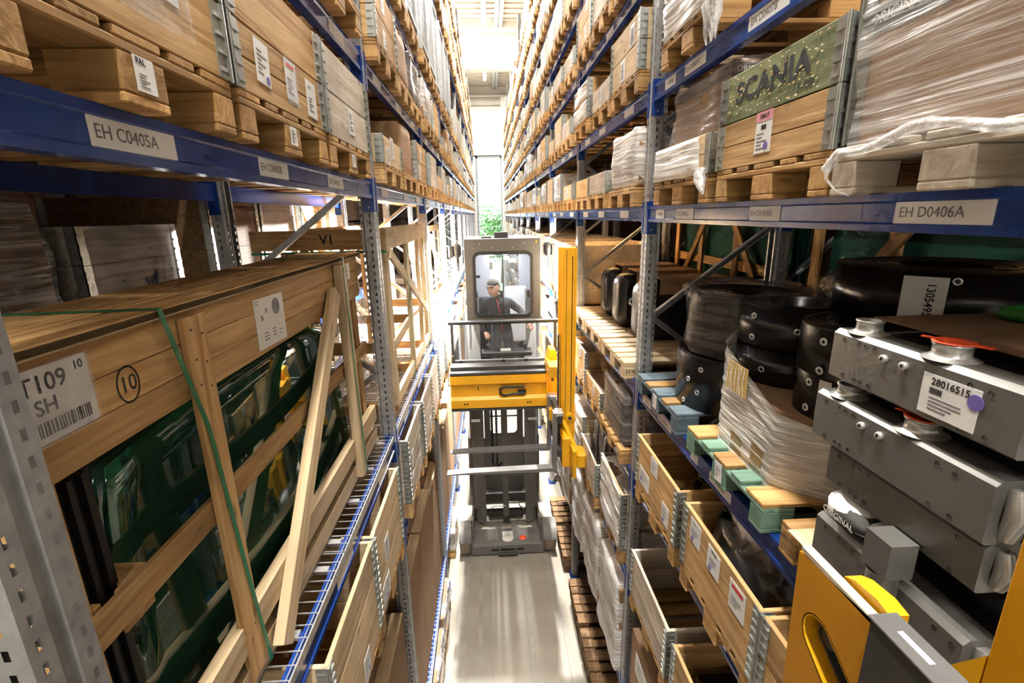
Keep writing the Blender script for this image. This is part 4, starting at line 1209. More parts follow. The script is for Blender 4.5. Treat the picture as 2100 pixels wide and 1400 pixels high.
# bulging wrapped carton on the mint pallet
t = thing('wrapped_carton', 'bulging octagonal carton bound in white stretch film with a yellow paper, on the mint pallet', 'carton', (1.62, 2.12, zt3))
mb = MB()
oct_ = [(-.36, -.22), (-.36, .26), (-.22, .39), (.30, .39), (.44, .26), (.44, -.26), (.30, -.39), (-.16, -.39)]
mb.prism(oct_, 0, .355, 'z'); O('body', mb.mesh('body', ['cardboard']), t)
bm = bmesh.new(); n = 44; nz = 22; ring = []
rr = random.Random(12)
for k in range(nz + 1):
    v = k / nz; row = []
    for i in range(n):
        u = i / n * 8; a = int(u); w_ = u - a; p = Vector(oct_[a % 8]).lerp(Vector(oct_[(a + 1) % 8]), w_)
        s = 1.05 + .012 * math.sin(k * 2.3 + i * .2) + rr.uniform(-.006, .006)
        ztop = .46 + .15 * (p.y / .39)            # the film rises to the far corner
        row.append(bm.verts.new((p.x * s, p.y * s, -.02 + v * ztop)))
    ring.append(row)
for k in range(nz):
    for i in range(n):
        fc = bm.faces.new((ring[k][i], ring[k][(i + 1) % n], ring[k + 1][(i + 1) % n], ring[k + 1][i])); fc.smooth = True
film('film_bound', (.97, .96, .92), (.5, .97), 'xy', rough=.25, scale=60, bump=.8)
O('stretch_film', bm_mesh(bm, 'film_bound', 'film'), t)
plain('yellow_paper', (.60, .40, .12), .6)
O('yellow_paper', boxmesh(.002, .20, .15, 'yellow_paper', 0), t, (-.392, .10, .40))
mb = MB()
for i in range(7): mb.tube([(-.397, .02 + .028 * i, .325), (-.399, .03 + .026 * i + .012 * math.sin(i * 2), .40), (-.397, .025 + .027 * i, .475)], .0022, 5)
O('film_cords', mb.mesh('film_cords', ['film_loose']), t)
for y, z0, z1 in ((-.12, .02, .14), (.07, .01, .11)): B('brown_tape', t, 'tape', (-.3795, y - .05, z0), (-.372, y + .05, z1), 0)
zc1 = zt3 + .356
roll(1.60, 2.385, zc1, .265, .19, 'belt roll squeezed under the flat roll, half hidden by the white film', core=.45, seed=14, gro=((-150, .4),))
roll(1.60, 2.385, zc1 + .192, .27, .20, 'flat black belt roll with eyelets on top of the white wrapped carton', core=.45, seed=4, gro=((-165, .75), (-165, .2), (-120, .5)))
t = roll(1.58, 1.87, zc1, .24, .19, 'belt roll with a taped paper strip, under the roll next to the coolers', core=.4, seed=5, gro=((-175, .8), (-140, .75), (-175, .2), (-140, .25)))
a = math.radians(-157); O('paper_strip', boxmesh(.05, .17, .002, 'white_paper', 0), t, (.243 * math.cos(a), .243 * math.sin(a), .095), Matrix.Rotation(a + PI / 2, 3, 'Z') @ FACE['N'])
roll(1.58, 1.86, zc1 + .192, .25, .20, 'belt roll with wide eyelets standing next to the coolers', core=.45, seed=6, gro=((-165, .75), (-165, .14), (-125, .4)))
t = roll(2.02, 2.04, zc1 + .396, .40, .22, 'wide black belt roll carrying white ticket 1305495', core=.4, seed=7, gro=((-128, .85), (-122, .2), (-95, .6)))
a = math.radians(-141)
p = O('paper_label', boxmesh(.14, .18, .002, 'white_paper', 0), t, (.404 * math.cos(a), .404 * math.sin(a), .11), Matrix.Rotation(a + PI / 2, 3, 'Z') @ FACE['N'])
O('lettering', textmesh('1305495', .038, 'ink', 0, .0006), p, (.02, 0, .0015), (0, 0, -PI / 2))
t = thing('film_bundle', 'small crumpled film bundle between the black rolls', 'bundle', (2.20, 2.70, zt3))
O('load', bm_mesh(blob(-.16, -.16, 0, .16, .16, .84, (5, 5, 6), .02, 3, .05, 9), 'rubber', 'bundle'), t); wrapped_film(t, -.18, -.18, .5, .18, .18, .88, 'film_loose', 31, .02, (6, 6, 5))

# stacked grey coolers
def cooler(z, y0, y1, h, label, ports=True, label_sheet=False, dx=0.0, dark=False, flip=False):
    t = thing('cooler', label, 'cooler', (1.15 + dx, y1, z))
    L = y1 - y0; tw = .10
    prof = [(0, .006), (.006, 0), (tw - .006, 0), (tw, .006), (tw, h - .012), (tw - .012, h), (.016, h), (0, h - .014)]
    m = 'cooler_grey'
    mb = MB(); mb.prism(prof, -L, 0, 'y'); O('header_tank', mb.mesh('tank', [m]), t)
    mb = MB(); mb.tube([(tw / 2, -L - .004, .02), (tw / 2, -L - .018, h * .5), (tw / 2, -L - .004, h - .02)], [.018, .026, .018], 10); O('end_cap', mb.mesh('end_cap', ['cooler_cap']), t)
    mb = MB(); mb.prism(prof, -L, 0, 'y'); O('header_tank', mb.mesh('tank', [m]), t, (.62, 0, 0))
    mb = MB()
    mb.box(tw, -L + .03, .03, .62, -.03, h - .03)
    for i in range(34): mb.box(tw + .01, -L + .04 + i * (L - .08) / 34, .02, .61, -L + .046 + i * (L - .08) / 34, h - .022)
    O('fin_core', mb.mesh('core', ['core_black']), t)
    for s in (-.01, -L + .01): B('side_rail', t, m, (tw, s - .012, .015), (.62, s + .012, h - .02), .003)
    if ports:
        for i, yy in enumerate((-.075, -.355)):
            if yy < -L + .08: continue
            mb = MB(); r = .036 if i == 0 else .042; hh = .042
            mb.lathe([(r + .022, 0), (r + .008, .006), (r, .012), (r, hh - .006), (r + .003, hh - .005), (r + .003, hh), (r - .006, hh), (r - .006, .0)], 24)
            p = O('port', mb.mesh('port', ['cooler_cap']), t, (tw / 2 + .005, yy, h - .001))
            if i == 1:
                mb = MB(); mb.lathe([(.0, -.006), (r - .008, -.004), (r - .004, .004), (r + .005, .005), (r + .005, .002)], 24); mb.box(r, -.012, .002, r + .04, .012, .005); mb.box(-r - .03, -.006, .002, -r, .006, .006)
                O('red_cap', mb.mesh('red_cap', ['orange_red']), p, (0, 0, hh), (0, 0, -1.2))
    k = ('bolt_hole',)
    if k not in _cache:
        g = MB(); g.lathe([(.0075, .0006), (.0055, -.0002), (.0045, -.004), (0, -.004)], 10, axis='x'); _cache[k] = g.mesh('hole', ['ink'])
    hs = [(-.05, h * .82), (-.115, h * .83), (-.14, h * .83), (-.175, h * .83), (-.065, h * .12), (-.115, h * .12), (-.14, h * .12), (-.175, h * .12), (-.47, h * .8), (-.52, h * .78), (-.47, h * .1), (-.53, h * .12)]
    for yy, zz in hs:
        if yy > -L + .02: O('bolt_hole', _cache[k], t, (-.0008, yy, zz), (0, 0, PI))
    if ports:
        k = ('nut',)
        if k not in _cache:
            g = MB(); g.lathe([(.005, .012), (.010, .012), (.012, .008), (.012, 0)], 12, axis='x'); g.cyl((.0, 0, 0), (.011, 0, 0), .0052, 10, 1); _cache[k] = g.mesh('nut', ['cooler_cap', 'ink'])
        for yy in (-.215, -.285): O('fitting', _cache[k], t, (0, yy, h * .74), (0, 0, PI))
    if label_sheet:
        sheet(t, 'R', (-.0012, -.425, h * .44), .155, .108, [('text', '28016515', .026, .0, .036), ('bar', .035, .016, -.035, .012), ('lines', .10, .04, 4, 0, -.022), ('dot', .020, .068, .022, 'purple')])
    return t
cooler(-.548, .90, 1.50, .163, 'topmost grey cooler with ticket 28016515 and red capped port', True, True)
cooler(-.782, .92, 1.535, .170, 'second grey cooler from the top with red capped port', True, False)
c3 = cooler(-.925, .925, 1.46, .140, 'third cooler, dark and turned over with its port hanging down', False, False, .02)
mb = MB(); mb.lathe([(.040, -.20), (.046, -.205), (.046, -.195), (.040, -.19), (.040, -.10), (.044, -.09)], 24); mb.box(-.035, -.045, -.09, .045, .045, .02)
O('port', mb.mesh('port', ['cooler_grey']), c3, (-.05, -.34, .0))
mb = MB(); mb.lathe([(.041, -.206), (.048, -.206), (.048, -.196), (.041, -.196)], 24); O('port_ring', mb.mesh('ring', ['brass']), c3, (-.05, -.34, .0))
c4 = cooler(-1.214, .90, 1.445, .170, 'bottom grey cooler resting on cardboard above the chipboard block pallet', False, False)
t = thing('wrapped_fitting', 'white foam part in black ORIGINAL tape on the bottom cooler', 'parcel', (1.22, 1.33, -1.042))
O('foam', bm_mesh(blob(-.07, -.09, 0, .09, .09, .10, (5, 5, 4), .008, 2, .03, 20), 'white_paper', 'foam'), t)
O('tape_band', bm_mesh(blob(-.083, -.098, .02, .10, .07, .085, (5, 5, 3), .004, 3, .02, 18), 'mortar_dark', 'band'), t)
O('lettering', textmesh('ORIGINAL', .03, 'cream'), t, (-.09, .0, .05), FACE['R'])
tag(O('cardboard_sheet', boxmesh(.62, .62, .004, 'pale_y', 0), None, (1.45, 1.26, -1.2155)), 'torn cardboard sheet between the bottom cooler and its pallet', 'cardboard')
tag(O('cardboard_sheet', boxmesh(.80, .66, .006, 'cardboard_dark', 0), None, (1.72, 1.22, -.365)), 'brown cardboard sheet lying over the top cooler', 'cardboard')
t = thing('plastic_hanger', 'green plastic part lying on the brown sheet at the picture edge', 'plastic part', (1.78, 1.30, -.36))
mb = MB(); mb.tube([(-.10, .16, .02), (.0, .10, .035), (.10, -.05, .05), (.08, -.25, .04)], [.022, .03, .034, .03], 10); mb.tube([(-.10, .16, .02), (-.09, -.02, .02), (.0, -.22, .03)], [.02, .024, .024], 10)
O('body', mb.mesh('body', ['green_plastic']), t)

# ------------------------------------------------------------------ lower shelves of the first right bay
z2 = RZ[2]
def open_box(y, z, n, fam, lab, dark='cardboard_dark', x=xr - .02):
    pallet(x, y, z, 'pallet under the ' + lab, True, 'pallet')
    cs = []
    for i in range(n): cs.append(collar(x, y, z + .144 + i * .198, '%s collar of the %s' % (('lower', 'upper', 'topmost')[i], lab), fam))
    return cs
a = open_box(2.90, z2, 2, 'pine', 'open pine box under the blue pallet shelf')
sheet(a[1], 'R', (-.6012, .02, .12), .13, .12, [('lines', .08, .07, 5, 0, 0)], tilt=.02); sheet(a[0], 'R', (-.6012, .21, .12), .22, .13, [('lines', .15, .08, 6, 0, 0), ('dot', .014, -.07, -.03, 'purple')]); sheet(a[0], 'R', (-.6012, -.22, .11), .12, .14, [('lines', .08, .09, 6, 0, 0), ('dot', .014, -.03, -.05, 'purple')])
b_ = open_box(2.0, z2, 2, 'pine', 'open pine box holding the black bag')
sheet(b_[1], 'R', (-.6012, .24, .10), .13, .14, [('lines', .07, .02, 1, 0, .05), ('lines', .08, .05, 4, 0, -.01), ('dot', .014, -.03, -.05, 'purple')]); sheet(b_[1], 'R', (-.6012, .02, .09), .13, .14, [('text', '99765', .022, 0, .05), ('lines', .08, .05, 4, 0, -.01), ('dot', .014, -.03, -.05, 'purple')])
sheet(b_[1], 'R', (-.6012, -.22, .08), .14, .15, [('redline', .1, .018, 0, .05), ('lines', .1, .05, 4, 0, -.02)], tilt=.05)
t = thing('black_bag', 'crumpled black plastic bag filling the open pine box', 'bag', (xr - .02, 2.0, z2 + .15))
O('sack', bm_mesh(blob(-.50, -.34, 0, .1, .35, .46, (8, 8, 6), .02, 8, .12, 8), 'bag_black', 'bag'), t)
t = thing('hose', 'black hose coiled in the open pine box under the blue pallet shelf', 'hose', (xr, 2.90, z2 + .15))
mb = MB(); mb.tube([(.3 * math.cos(a2), .24 * math.sin(a2), .05 + .02 * a2) for a2 in [i * .35 for i in range(36)]], .025, 8); O('coil', mb.mesh('coil', ['rubber']), t)
c_ = open_box(2.0, RZ[1], 2, 'pine', 'open pine box over the dark cartons, lower right'); 
d_ = open_box(2.90, RZ[1], 2, 'worn', 'worn open box beside the first right upright, lower right')
e_ = open_box(1.18, z2, 2, 'pine', 'pine box below the grey coolers')
mb = MB(); mb.box(-.5, -.3, 0, .4, .3, .25)
tag(O('dark_carton', mb.mesh('dark_carton', ['rubber']), None, (xr, 2.0, RZ[1] + .15)), 'flat black carton inside the lower right pine box', 'carton')
for i, y in enumerate((2.0, 2.90)):
    t = thing('tall_carton', 'tall pale carton on the low wire deck of the right rack, %s place' % SLOT[i + 1], 'carton', (xr, y, RZ[0] + .03))
    B('body', t, 'cardboard', (-.58, -.39, 0), (.58, .39, .98), .008)
    sheet(t, 'R', (-.5815, .12, .75), .3, .2, [('lines', .2, .12, 6, 0, 0)]); sheet(t, 'R', (-.5815, -.2, .8), .2, .14, [('lines', .14, .09, 5, 0, 0)])

# ------------------------------------------------------------------ second right bay: fuel tanks on pallets
yb = SY[('R', 1)]
for q, y in enumerate(yb):
    p = pallet(xr - .01, y, z3, 'pale pallet under the black tanks, %s of three in the second bay' % SLOT[q], True, 'pale')
    if q == 0: O('stamp', textmesh('EPAL', .05, 'ink'), p, (-.53, -.4008, .062), FACE['N'])
def tank(y, x, label):
    t = thing('fuel_tank', label, 'tank', (x, y, zt3), 0, 'black plastic tanks in the second right bay')
    mb = MB(); prof = rrect(0, 0, .84, .60, .13, 4); n = len(prof)
    secs = [(-.15, .74), (-.135, .88), (-.10, .96), (.10, .96), (.135, .88), (.15, .74)]
    vs = []; cx, czz = .42, .30
    for yy, s in secs:
        for px, pz in prof: vs.append((cx + (px - cx) * s, yy, czz + (pz - czz) * s * (1.0 if pz > czz else 1.0)))
    fs = [(i * n + k, i * n + (k + 1) % n, (i + 1) * n + (k + 1) % n, (i + 1) * n + k) for i in range(len(secs) - 1) for k in range(n)]
    mb.add(vs, fs, 0, True); mb.add(vs[:n], [tuple(range(n))[::-1]]); mb.add(vs[-n:], [tuple(range(n))])
    O('shell', mb.mesh('shell', ['tank_black']), t, (0, 0, -.015))
    mb = MB(); mb.lathe([(.02, -.15), (.05, -.15), (.055, -.17), (.05, -.19), (.026, -.195), (.022, -.17)], 18, (.16, 0, .30), axis='y'); O('filler_neck', mb.mesh('neck', ['tank_black']), t)
    mb = MB(); mb.lathe([(.024, -.196), (.044, -.198), (.044, -.192), (.024, -.19)], 18, (.16, 0, .30), axis='y'); O('neck_ring', mb.mesh('ring', ['zinc_bright']), t)
    mb = MB()   # cardboard hood over the top
    mb.prism([(-.16, .46), (-.155, .46), (-.155, .605), (.155, .605), (.155, .46), (.16, .46), (.16, .615), (-.16, .615)], .20, .86, 'x')
    O('cardboard_hood', mb.mesh('hood', ['cardboard']), t)
for i, (y, x) in enumerate(((4.55, 1.40), (5.15, 1.36), (5.72, 1.36), (4.02, 1.75))):
    tank(y, x, 'black plastic tank with cardboard hood, %s' % ('nearest of three in a row', 'middle of three in a row', 'farthest of three in a row', 'set back behind the first right upright')[i])
# pipes standing in a collar box, second bay
open_box(SY[('R', 1)][1], RZ[1], 2, 'worn', 'open box holding the bent pipes')
for i in range(9):
    y = 4.80 + .12 * (i % 5); x = 1.22 + .11 * (i // 5)
    mb = MB(); mb.tube([(0, 0, 0), (.01 * (i % 3), 0, .42), (.03, .03, .60 + .03 * (i % 4)), (.09, .06, .64 + .03 * (i % 4))], .020, 8)
    o = tag(O('bent_pipe', mb.mesh('pipe', ['steel']), None, (x, y, RZ[1] + .17)), 'grey bent pipe standing in the collar box, %s of nine' % BAYW[i], 'pipe', 'bent pipes in the collar box')
    if i == 4:
        mb = MB(); mb.cyl((0, 0, 0), (.03, .02, .02), .034, 12); O('green_cap', mb.mesh('cap', ['green_plastic']), o, (.09, .06, .73))
# pallets lying on the floor under the right rack
for i, (y, n) in enumerate(((4.62, 3), (5.50, 3), (6.95, 2), (7.85, 2))):
    for k in range(n):
        pallet(1.68 - .02 * k, y, FL + k * .146, 'empty dark pallet in floor stack under the right rack, stack %s, %s from the floor' % (BAYW[i], BAYW[k]), True, 'dark')
# wrapped loads on the low deck, second and third right bay
for i, y in enumerate((4.12, 4.95, 5.85, 6.95, 7.85)):
    t = thing('wrapped_load', 'tall film wrapped load on the low right deck, %s from the camera' % BAYW[i], 'wrapped load', (xr, y, RZ[0] + .03), 0, 'film wrapped loads on the low right deck')
    B('body', t, 'cardboard', (-.57, -.38, 0), (.57, .38, .95 + .06 * (i % 3)), .01)
    wrapped_film(t, -.60, -.40, -.03, .59, .40, 1.0 + .06 * (i % 3), 'film_white', 70 + i, .010)

# ------------------------------------------------------------------ row behind the right rack: windscreen crates
for i in range(2):
    y = 1.35 + 2.9 * i
    t = thing('glass_crate', ('dark timber crate of green windscreens behind the rolls', 'dark timber crate of green windscreens behind the tanks')[i], 'crate', (2.66, y, -1.2))
    for yy in (0, .85, 1.7, 2.45): BAR('upright', t, 'pallet_x', (0, yy, 0), (0, yy, 1.3), .10, .03, (1, 0, 0))
    for z in (.1, .62, 1.2): BAR('rail', t, 'pallet_x', (.03, -.05, z), (.03, 2.5, z), .022, .1)
    BAR('diagonal_brace', t, 'pallet_x', (-.02, .05, .1), (-.02, 1.0, 1.2), .09, .03, (1, 0, 0)); BAR('diagonal_brace', t, 'pallet_x', (-.02, 2.4, .1), (-.02, 1.5, 1.2), .09, .03, (1, 0, 0))
    for k in range(4):
        mb = MB(); mb.box(.08 + .05 * k, .0, .1, .088 + .05 * k, 2.4, 1.1); O('glass_sheet', mb.mesh('glass', ['green_sheet']), t)
    tag(O('support_beam', beam_mesh(2.68, True), None, (2.56, y + 1.2, -1.2)), 'blue beam carrying the windscreen crate behind the right rack, %s' % ('near one', 'far one')[i], 'rack beam', None, 'thing')

# ------------------------------------------------------------------ the man-up turret truck in the aisle
TX, TY = .19, 7.0
tr = thing('turret_truck', 'grey and yellow man-up turret truck standing in the aisle', 'truck', (TX, TY, FL))
def tl(x, y, z): return (x - TX, y - TY, z - FL)
def TB(name, mat, lo, hi, c=.006, parent=None): return B(name, parent or tr, mat, tl(*lo), tl(*hi), c)
def TM(name, mb, mats, parent=None): return O(name, mb.mesh(name, mats), parent or tr)
# chassis
TB('front_plate', 'chassis_grey', (-.42, 7.0, -5.62), (.80, 7.05, -5.44)); TB('deck_plate', 'chassis_grey', (-.42, 7.05, -5.47), (.80, 7.46, -5.44))
TB('tow_lip', 'truck_dark', (.02, 6.96, -5.645), (.345, 7.02, -5.58))
mb = MB()
for x0, x1 in ((-.10, .03), (.06, .17 + .13), (.33, .46)): mb.box(x0 - TX, -.003, .10, x1 - TX, .01, .14)
TM('plate_slot', mb, ['ink'])
mb = MB(); mb.lathe([(.0, .032), (.09, .03), (.10, .018), (.10, 0)], 20, (.0, .18, .20)); mb.box(-.09, .18, .19, .09, .36, .215); TM('guide_antenna', mb, ['cream'])
mb = MB(); mb.lathe([(.0, .012), (.06, .012), (.06, 0)], 16, (.26, .17, .208)); TM('orange_disc', mb, ['orange_red'])
for s, x0, x1 in ((-1, -.63, -.445), (1, .80, 1.01)):
    mb = MB(); mb.lathe([(.02, x0 - TX), (.20, x0 - TX), (.25, x0 - TX + .02), (.25, x1 - TX - .02), (.20, x1 - TX), (.02, x1 - TX)], 36, (0, .17, .25), axis='x')
    TM('wheel', mb, ['tyre'])
    mb = MB(); pts = []
    prof = [(.28 * math.cos(a), .28 * math.sin(a)) for a in [math.radians(20 + 8 * i) for i in range(19)]]
    o_ = [(p[0] + .17 + .02, p[1] + .25) for p in prof]; i_ = [(p[0] * .96 + .19, p[1] * .96 + .25) for p in prof]
    prof2 = o_ + i_[::-1]
    mb.prism(prof2, x0 - TX - .01, x1 - TX + .01, 'x', smooth=False); TM('mudguard', mb, ['chassis_grey'])
    TB('side_arm', 'chassis_grey', ((x1 if s < 0 else x0 - .035), 7.02, -5.63), ((x1 + .035 if s < 0 else x0), 8.1, -5.30 if s < 0 else -5.30))
# mast: two channel columns with hoist cylinders, centre profile and back sheet
for s in (-1, 1):
    xc_ = TX + s * .50
    mb = MB()
    a, b2 = xc_ - TX - .115, xc_ - TX + .115
    mb.prism([(a, .98), (b2, .98), (b2, 1.28), (b2 - .03, 1.28), (b2 - .03, 1.02), (a + .03, 1.02), (a + .03, 1.28), (a, 1.28)], .02, 4.4, 'z'); TM('mast_column', mb, ['mast_grey'])
    mb = MB(); mb.prism([(a + .035 - s * .05, .86), (b2 - .035 - s * .05, .86), (b2 - .035 - s * .05, .98), (a + .035 - s * .05, .98)], .04, 4.3, 'z'); TM('mast_rail', mb, ['chassis_grey'])
    mb = MB(); mb.tube([(xc_ - TX + s * .045, .90, .42), (xc_ - TX + s * .045, .90, 4.2)], .045, 14); mb.tube([(xc_ - TX + s * .045, .90, .36), (xc_ - TX + s * .045, .90, .44)], .056, 14)
    mb.tube([(xc_ - TX + s * .045, .90, .1), (xc_ - TX + s * .045, .90, .4)], .014, 8)
    TM('hoist_cylinder', mb, ['chassis_grey'])
    mb = MB(); mb.tube([(xc_ - TX - .03 * s, .84, .42), (xc_ - TX - .03 * s, .83, .14), (xc_ - TX - .1 * s, .83, .05)], .011, 8); TM('oil_pipe', mb, ['steel'])
    for z in (2.12, ): B('cylinder_clamp', tr, 'zinc_bright', (xc_ - TX - .08, .83, z), (xc_ - TX + .08, .85, z + .06), .004)
TB('centre_profile', 'chassis_grey', (TX - .055, 7.86, -5.62), (TX + .055, 7.98, -1.6))
mb = MB(); w0 = .36
me = shape_mesh([[(-w0, .35), (w0, .35), (w0, 4.2), (-w0, 4.2)], rrect(-.25, 1.70, .25, 2.9, .08)], .02, 'chassis_grey', 'back_sheet')
O('back_sheet', me, tr, (0, 1.25, 0), (PI / 2, 0, 0))
B('window_bar', tr, 'truck_dark', (-.25, 1.23, 2.03), (.25, 1.27, 2.06))
B('cross_member', tr, 'truck_dark', (-.42, .92, .45), (.42, 1.05, .62)); B('lower_yoke', tr, 'truck_dark', (-.40, .90, .16), (.40, 1.0, .26)); B('yoke_tongue', tr, 'truck_dark', (-.06, .84, .05), (.06, .92, .18))
mb = MB(); mb.tube([(-.30, .86, .34), (-.22, .86, .40), (.0, .86, .40)], .012, 8); mb.tube([(.05, .86, .47), (.22, .86, .47), (.26, .86, .38), (.34, .86, .32)], .012, 8); TM('oil_pipe', mb, ['steel'])
mb = MB()
for i in range(40): mb.box(-.16, .84, 1.2 + i * .05, -.12, .87, 1.235 + i * .05); mb.box(-.15 + .0, .835, 1.2 + i * .05, -.13, .875, 1.245 + i * .05)
TM('lift_chain', mb, ['ink'])
mb = MB(); mb.tube([(-.22, .87, 4.2), (-.22, .87, 1.3), (-.16, .86, 1.18), (-.05, .86, 1.3)], .02, 8); TM('cable_loop', mb, ['rubber'])
# operator platform and cab
TB('platform', 'truck_dark', (-.545, 6.72, -2.78), (.93, 8.0, -2.70))
TB('platform_front', 'truck_grey', (-.59, 6.70, -2.72), (.97, 6.74, -2.12)); 
for s, x in ((0, -.585), (1, .945)):
    B('platform_side', tr, 'truck_grey', tl(x, 6.74, -2.7), tl(x + .03, 7.95, -2.0)); B('side_post', tr, 'truck_dark', tl(x - .005, 6.86, -2.12), tl(x + .035, 6.92, -1.5))
    B('side_rail', tr, 'truck_dark', tl(x - .005, 6.9, -1.56), tl(x + .035, 7.6, -1.50))
TB('front_glass', 'clear_glass', (-.575, 6.885, -2.10), (.965, 6.893, -1.55), 0)
mb = MB(); mb.tube([tl(-.62, 6.88, -1.52), tl(1.02, 6.88, -1.52)], .032, 12); TM('front_bar', mb, ['black_plastic'])
TB('glass_rail', 'fork_grey', (-.59, 6.87, -2.14), (.97, 6.90, -2.09))
mb = MB()
for x in (-.45, .18, .52): mb.cyl(tl(x, 6.87, -2.115), tl(x, 6.855, -2.115), .025, 14)
TM('glass_knob', mb, ['black_plastic'])
# cab: frame plate with rounded window, roof, side walls, back wall
cx0, cx1, ct, cb_ = -.335, .755, -.335, -1.56
me = shape_mesh([[(cx0 - TX, cb_ - FL), (cx1 - TX, cb_ - FL), (cx1 - TX, ct - FL), (cx0 - TX, ct - FL)], rrect(-.225 - TX, -1.485 - FL, .645 - TX, -.525 - FL, .09, 6)], .04, 'truck_grey', 'cab_front')
cabf = O('cab_front', me, tr, (0, .10, 0), (PI / 2, 0, 0))
me = shape_mesh([rrect(-.235 - TX, -1.495 - FL, .655 - TX, -.515 - FL, .10, 6), rrect(-.19 - TX, -1.45 - FL, .61 - TX, -.56 - FL, .065, 6)], .05, 'black_plastic', 'window_seal')
O('window_seal', me, tr, (0, .095, 0), (PI / 2, 0, 0))
TB('cab_glass', 'clear_glass', (-.20, 7.098, -1.46), (.62, 7.104, -.55), 0)
TB('glass_divider', 'black_plastic', (.20, 7.085, -1.46), (.212, 7.115, -.55), .001)
TB('window_latch', 'black_plastic', (.155, 7.07, -1.20), (.20, 7.10, -1.09)); TB('window_latch', 'black_plastic', (.555, 7.07, -1.20), (.60, 7.10, -1.09)); TB('window_latch', 'black_plastic', (-.19, 7.12, -.90), (-.13, 7.15, -.86))
TB('cab_roof', 'cab_white', (cx0, 7.12, -.40), (cx1, 8.15, -.335)); TB('cab_side', 'cab_white', (cx0, 7.12, -2.0), (cx0 + .03, 7.45, -.40)); TB('cab_side', 'cab_white', (cx1 - .03, 7.12, -2.0), (cx1, 7.45, -.40))
TB('cab_side_outer', 'truck_grey', (cx0 - .012, 7.12, -1.56), (cx0 - .002, 8.15, -.34)); TB('cab_side_outer', 'truck_grey', (cx1 + .002, 7.12, -1.56), (cx1 + .012, 8.15, -.34))
TB('cab_back', 'cab_white', (cx0, 8.12, -2.7), (cx0 + .35, 8.16, -.4)); TB('cab_back', 'cab_white', (cx1 - .25, 8.12, -2.7), (cx1, 8.16, -.4)); TB('cab_back', 'cab_white', (cx0, 8.12, -2.7), (cx1, 8.16, -1.55))
TB('roof_glass', 'clear_glass', (cx0 + .35, 8.13, -1.55), (cx1 - .25, 8.14, -.45), 0)
for x, z, w_, h_ in ((.02, -.62, .10, .07), (.16, -.60, .06, .06), (.28, -.61, .09, .07), (.42, -.60, .12, .08), (.40, -.74, .12, .06), (.06, -.73, .09, .05), (.30, -.70, .08, .05)):
    TB('display', 'cab_led', (x - w_ / 2, 8.08, z - h_ / 2), (x + w_ / 2, 8.10, z + h_ / 2), .002)
TB('ceiling_light', 'cab_led', (-.10, 7.3, -.415), (.58, 7.75, -.402), .002)
TB('seat_back', 'white_paint', (.25, 7.85, -2.1), (.62, 8.0, -1.15), .06)
ld = bpy.data.lights.new('cab_light', 'AREA'); ld.shape = 'RECTANGLE'; ld.size = .5; ld.size_y = .4; ld.energy = 7; ld.color = (.95, .97, 1)
lo = bpy.data.objects.new('cab_light', ld); col.objects.link(lo); lo.parent = tr; lo.location = tl(.22, 7.42, -.43)
mb = MB(); mb.box(*tl(.10, 7.3, -.33), *tl(.30, 7.5, -.25)); mb.box(*tl(.08, 7.28, -.345), *tl(.32, 7.52, -.325)); TM('roof_beacon', mb, ['truck_dark'])
B('roof_vent', tr, 'truck_dark', tl(-.10, 7.3, -.335), tl(.06, 7.4, -.31)); 
k = ('sign',); mb = MB(); mb.add([(-.02, 0, 0), (.02, 0, 0), (0, 0, .035)], [(0, 1, 2)]); O('warning_sign', mb.mesh('sign', ['yellow']), tr, tl(.705, 7.078, -.395))
mb = MB()
for x in (-.23, .05, .36, .66): mb.cyl(tl(x, 7.079, -.46), tl(x, 7.074, -.46), .007, 8)
for x in (-.12, .53): mb.cyl(tl(x, 7.079, -.40), tl(x, 7.074, -.40), .008, 8)
TM('bolt', mb, ['zinc_bright'])
# work lamps at the cab sides, shining along both racks
for s, x in ((-1, -.455), (1, .875)):
    wl = O('work_lamp', bm_mesh(blob(-.055, -.07, -.10, .055, .07, .10, (3, 3, 4), .002, 3, .03, 5), 'truck_dark', 'lamp_body'), tr, tl(x, 7.16, -.50))
    O('lamp_bracket', boxmesh(.012, .03, .16, 'steel', .001), wl, (-s * .02, 0, .12), (0, s * .6, 0))
    O('lamp_hood', boxmesh(.06, .13, .17, 'truck_dark', .01), wl, (s * .085, .01, -.01)); O('lamp_lens', boxmesh(.006, .11, .15, 'work_lamp', .002), wl, (s * .12, .01, -.01))
    ld = bpy.data.lights.new('work_light', 'AREA'); ld.shape = 'DISK'; ld.size = .14; ld.energy = 650; ld.color = (1, .97, .93)
    lo = bpy.data.objects.new('work_light', ld); col.objects.link(lo); lo.parent = wl; lo.location = (s * .135, .01, -.01)
    lo.rotation_euler = Vector((-s, -.10, .55)).to_track_quat('Z', 'Y').to_euler()
for s, x in ((-1, -.2), (1, .6)):      # rear floor lamps behind the mast
    wl = O('rear_lamp', boxmesh(.16, .07, .10, 'truck_dark', .01), tr, tl(x, 8.55, -1.4))
    O('lamp_lens', boxmesh(.14, .006, .08, 'work_lamp', .002), wl, (0, .038, 0))
    ld = bpy.data.lights.new('rear_light', 'AREA'); ld.shape = 'DISK'; ld.size = .12; ld.energy = 230; ld.color = (1, .98, .95)
    lo = bpy.data.objects.new('rear_light', ld); col.objects.link(lo); lo.parent = wl; lo.location = (0, .05, -.02)
    lo.rotation_euler = Vector((0, -.55, 1)).to_track_quat('Z', 'Y').to_euler()
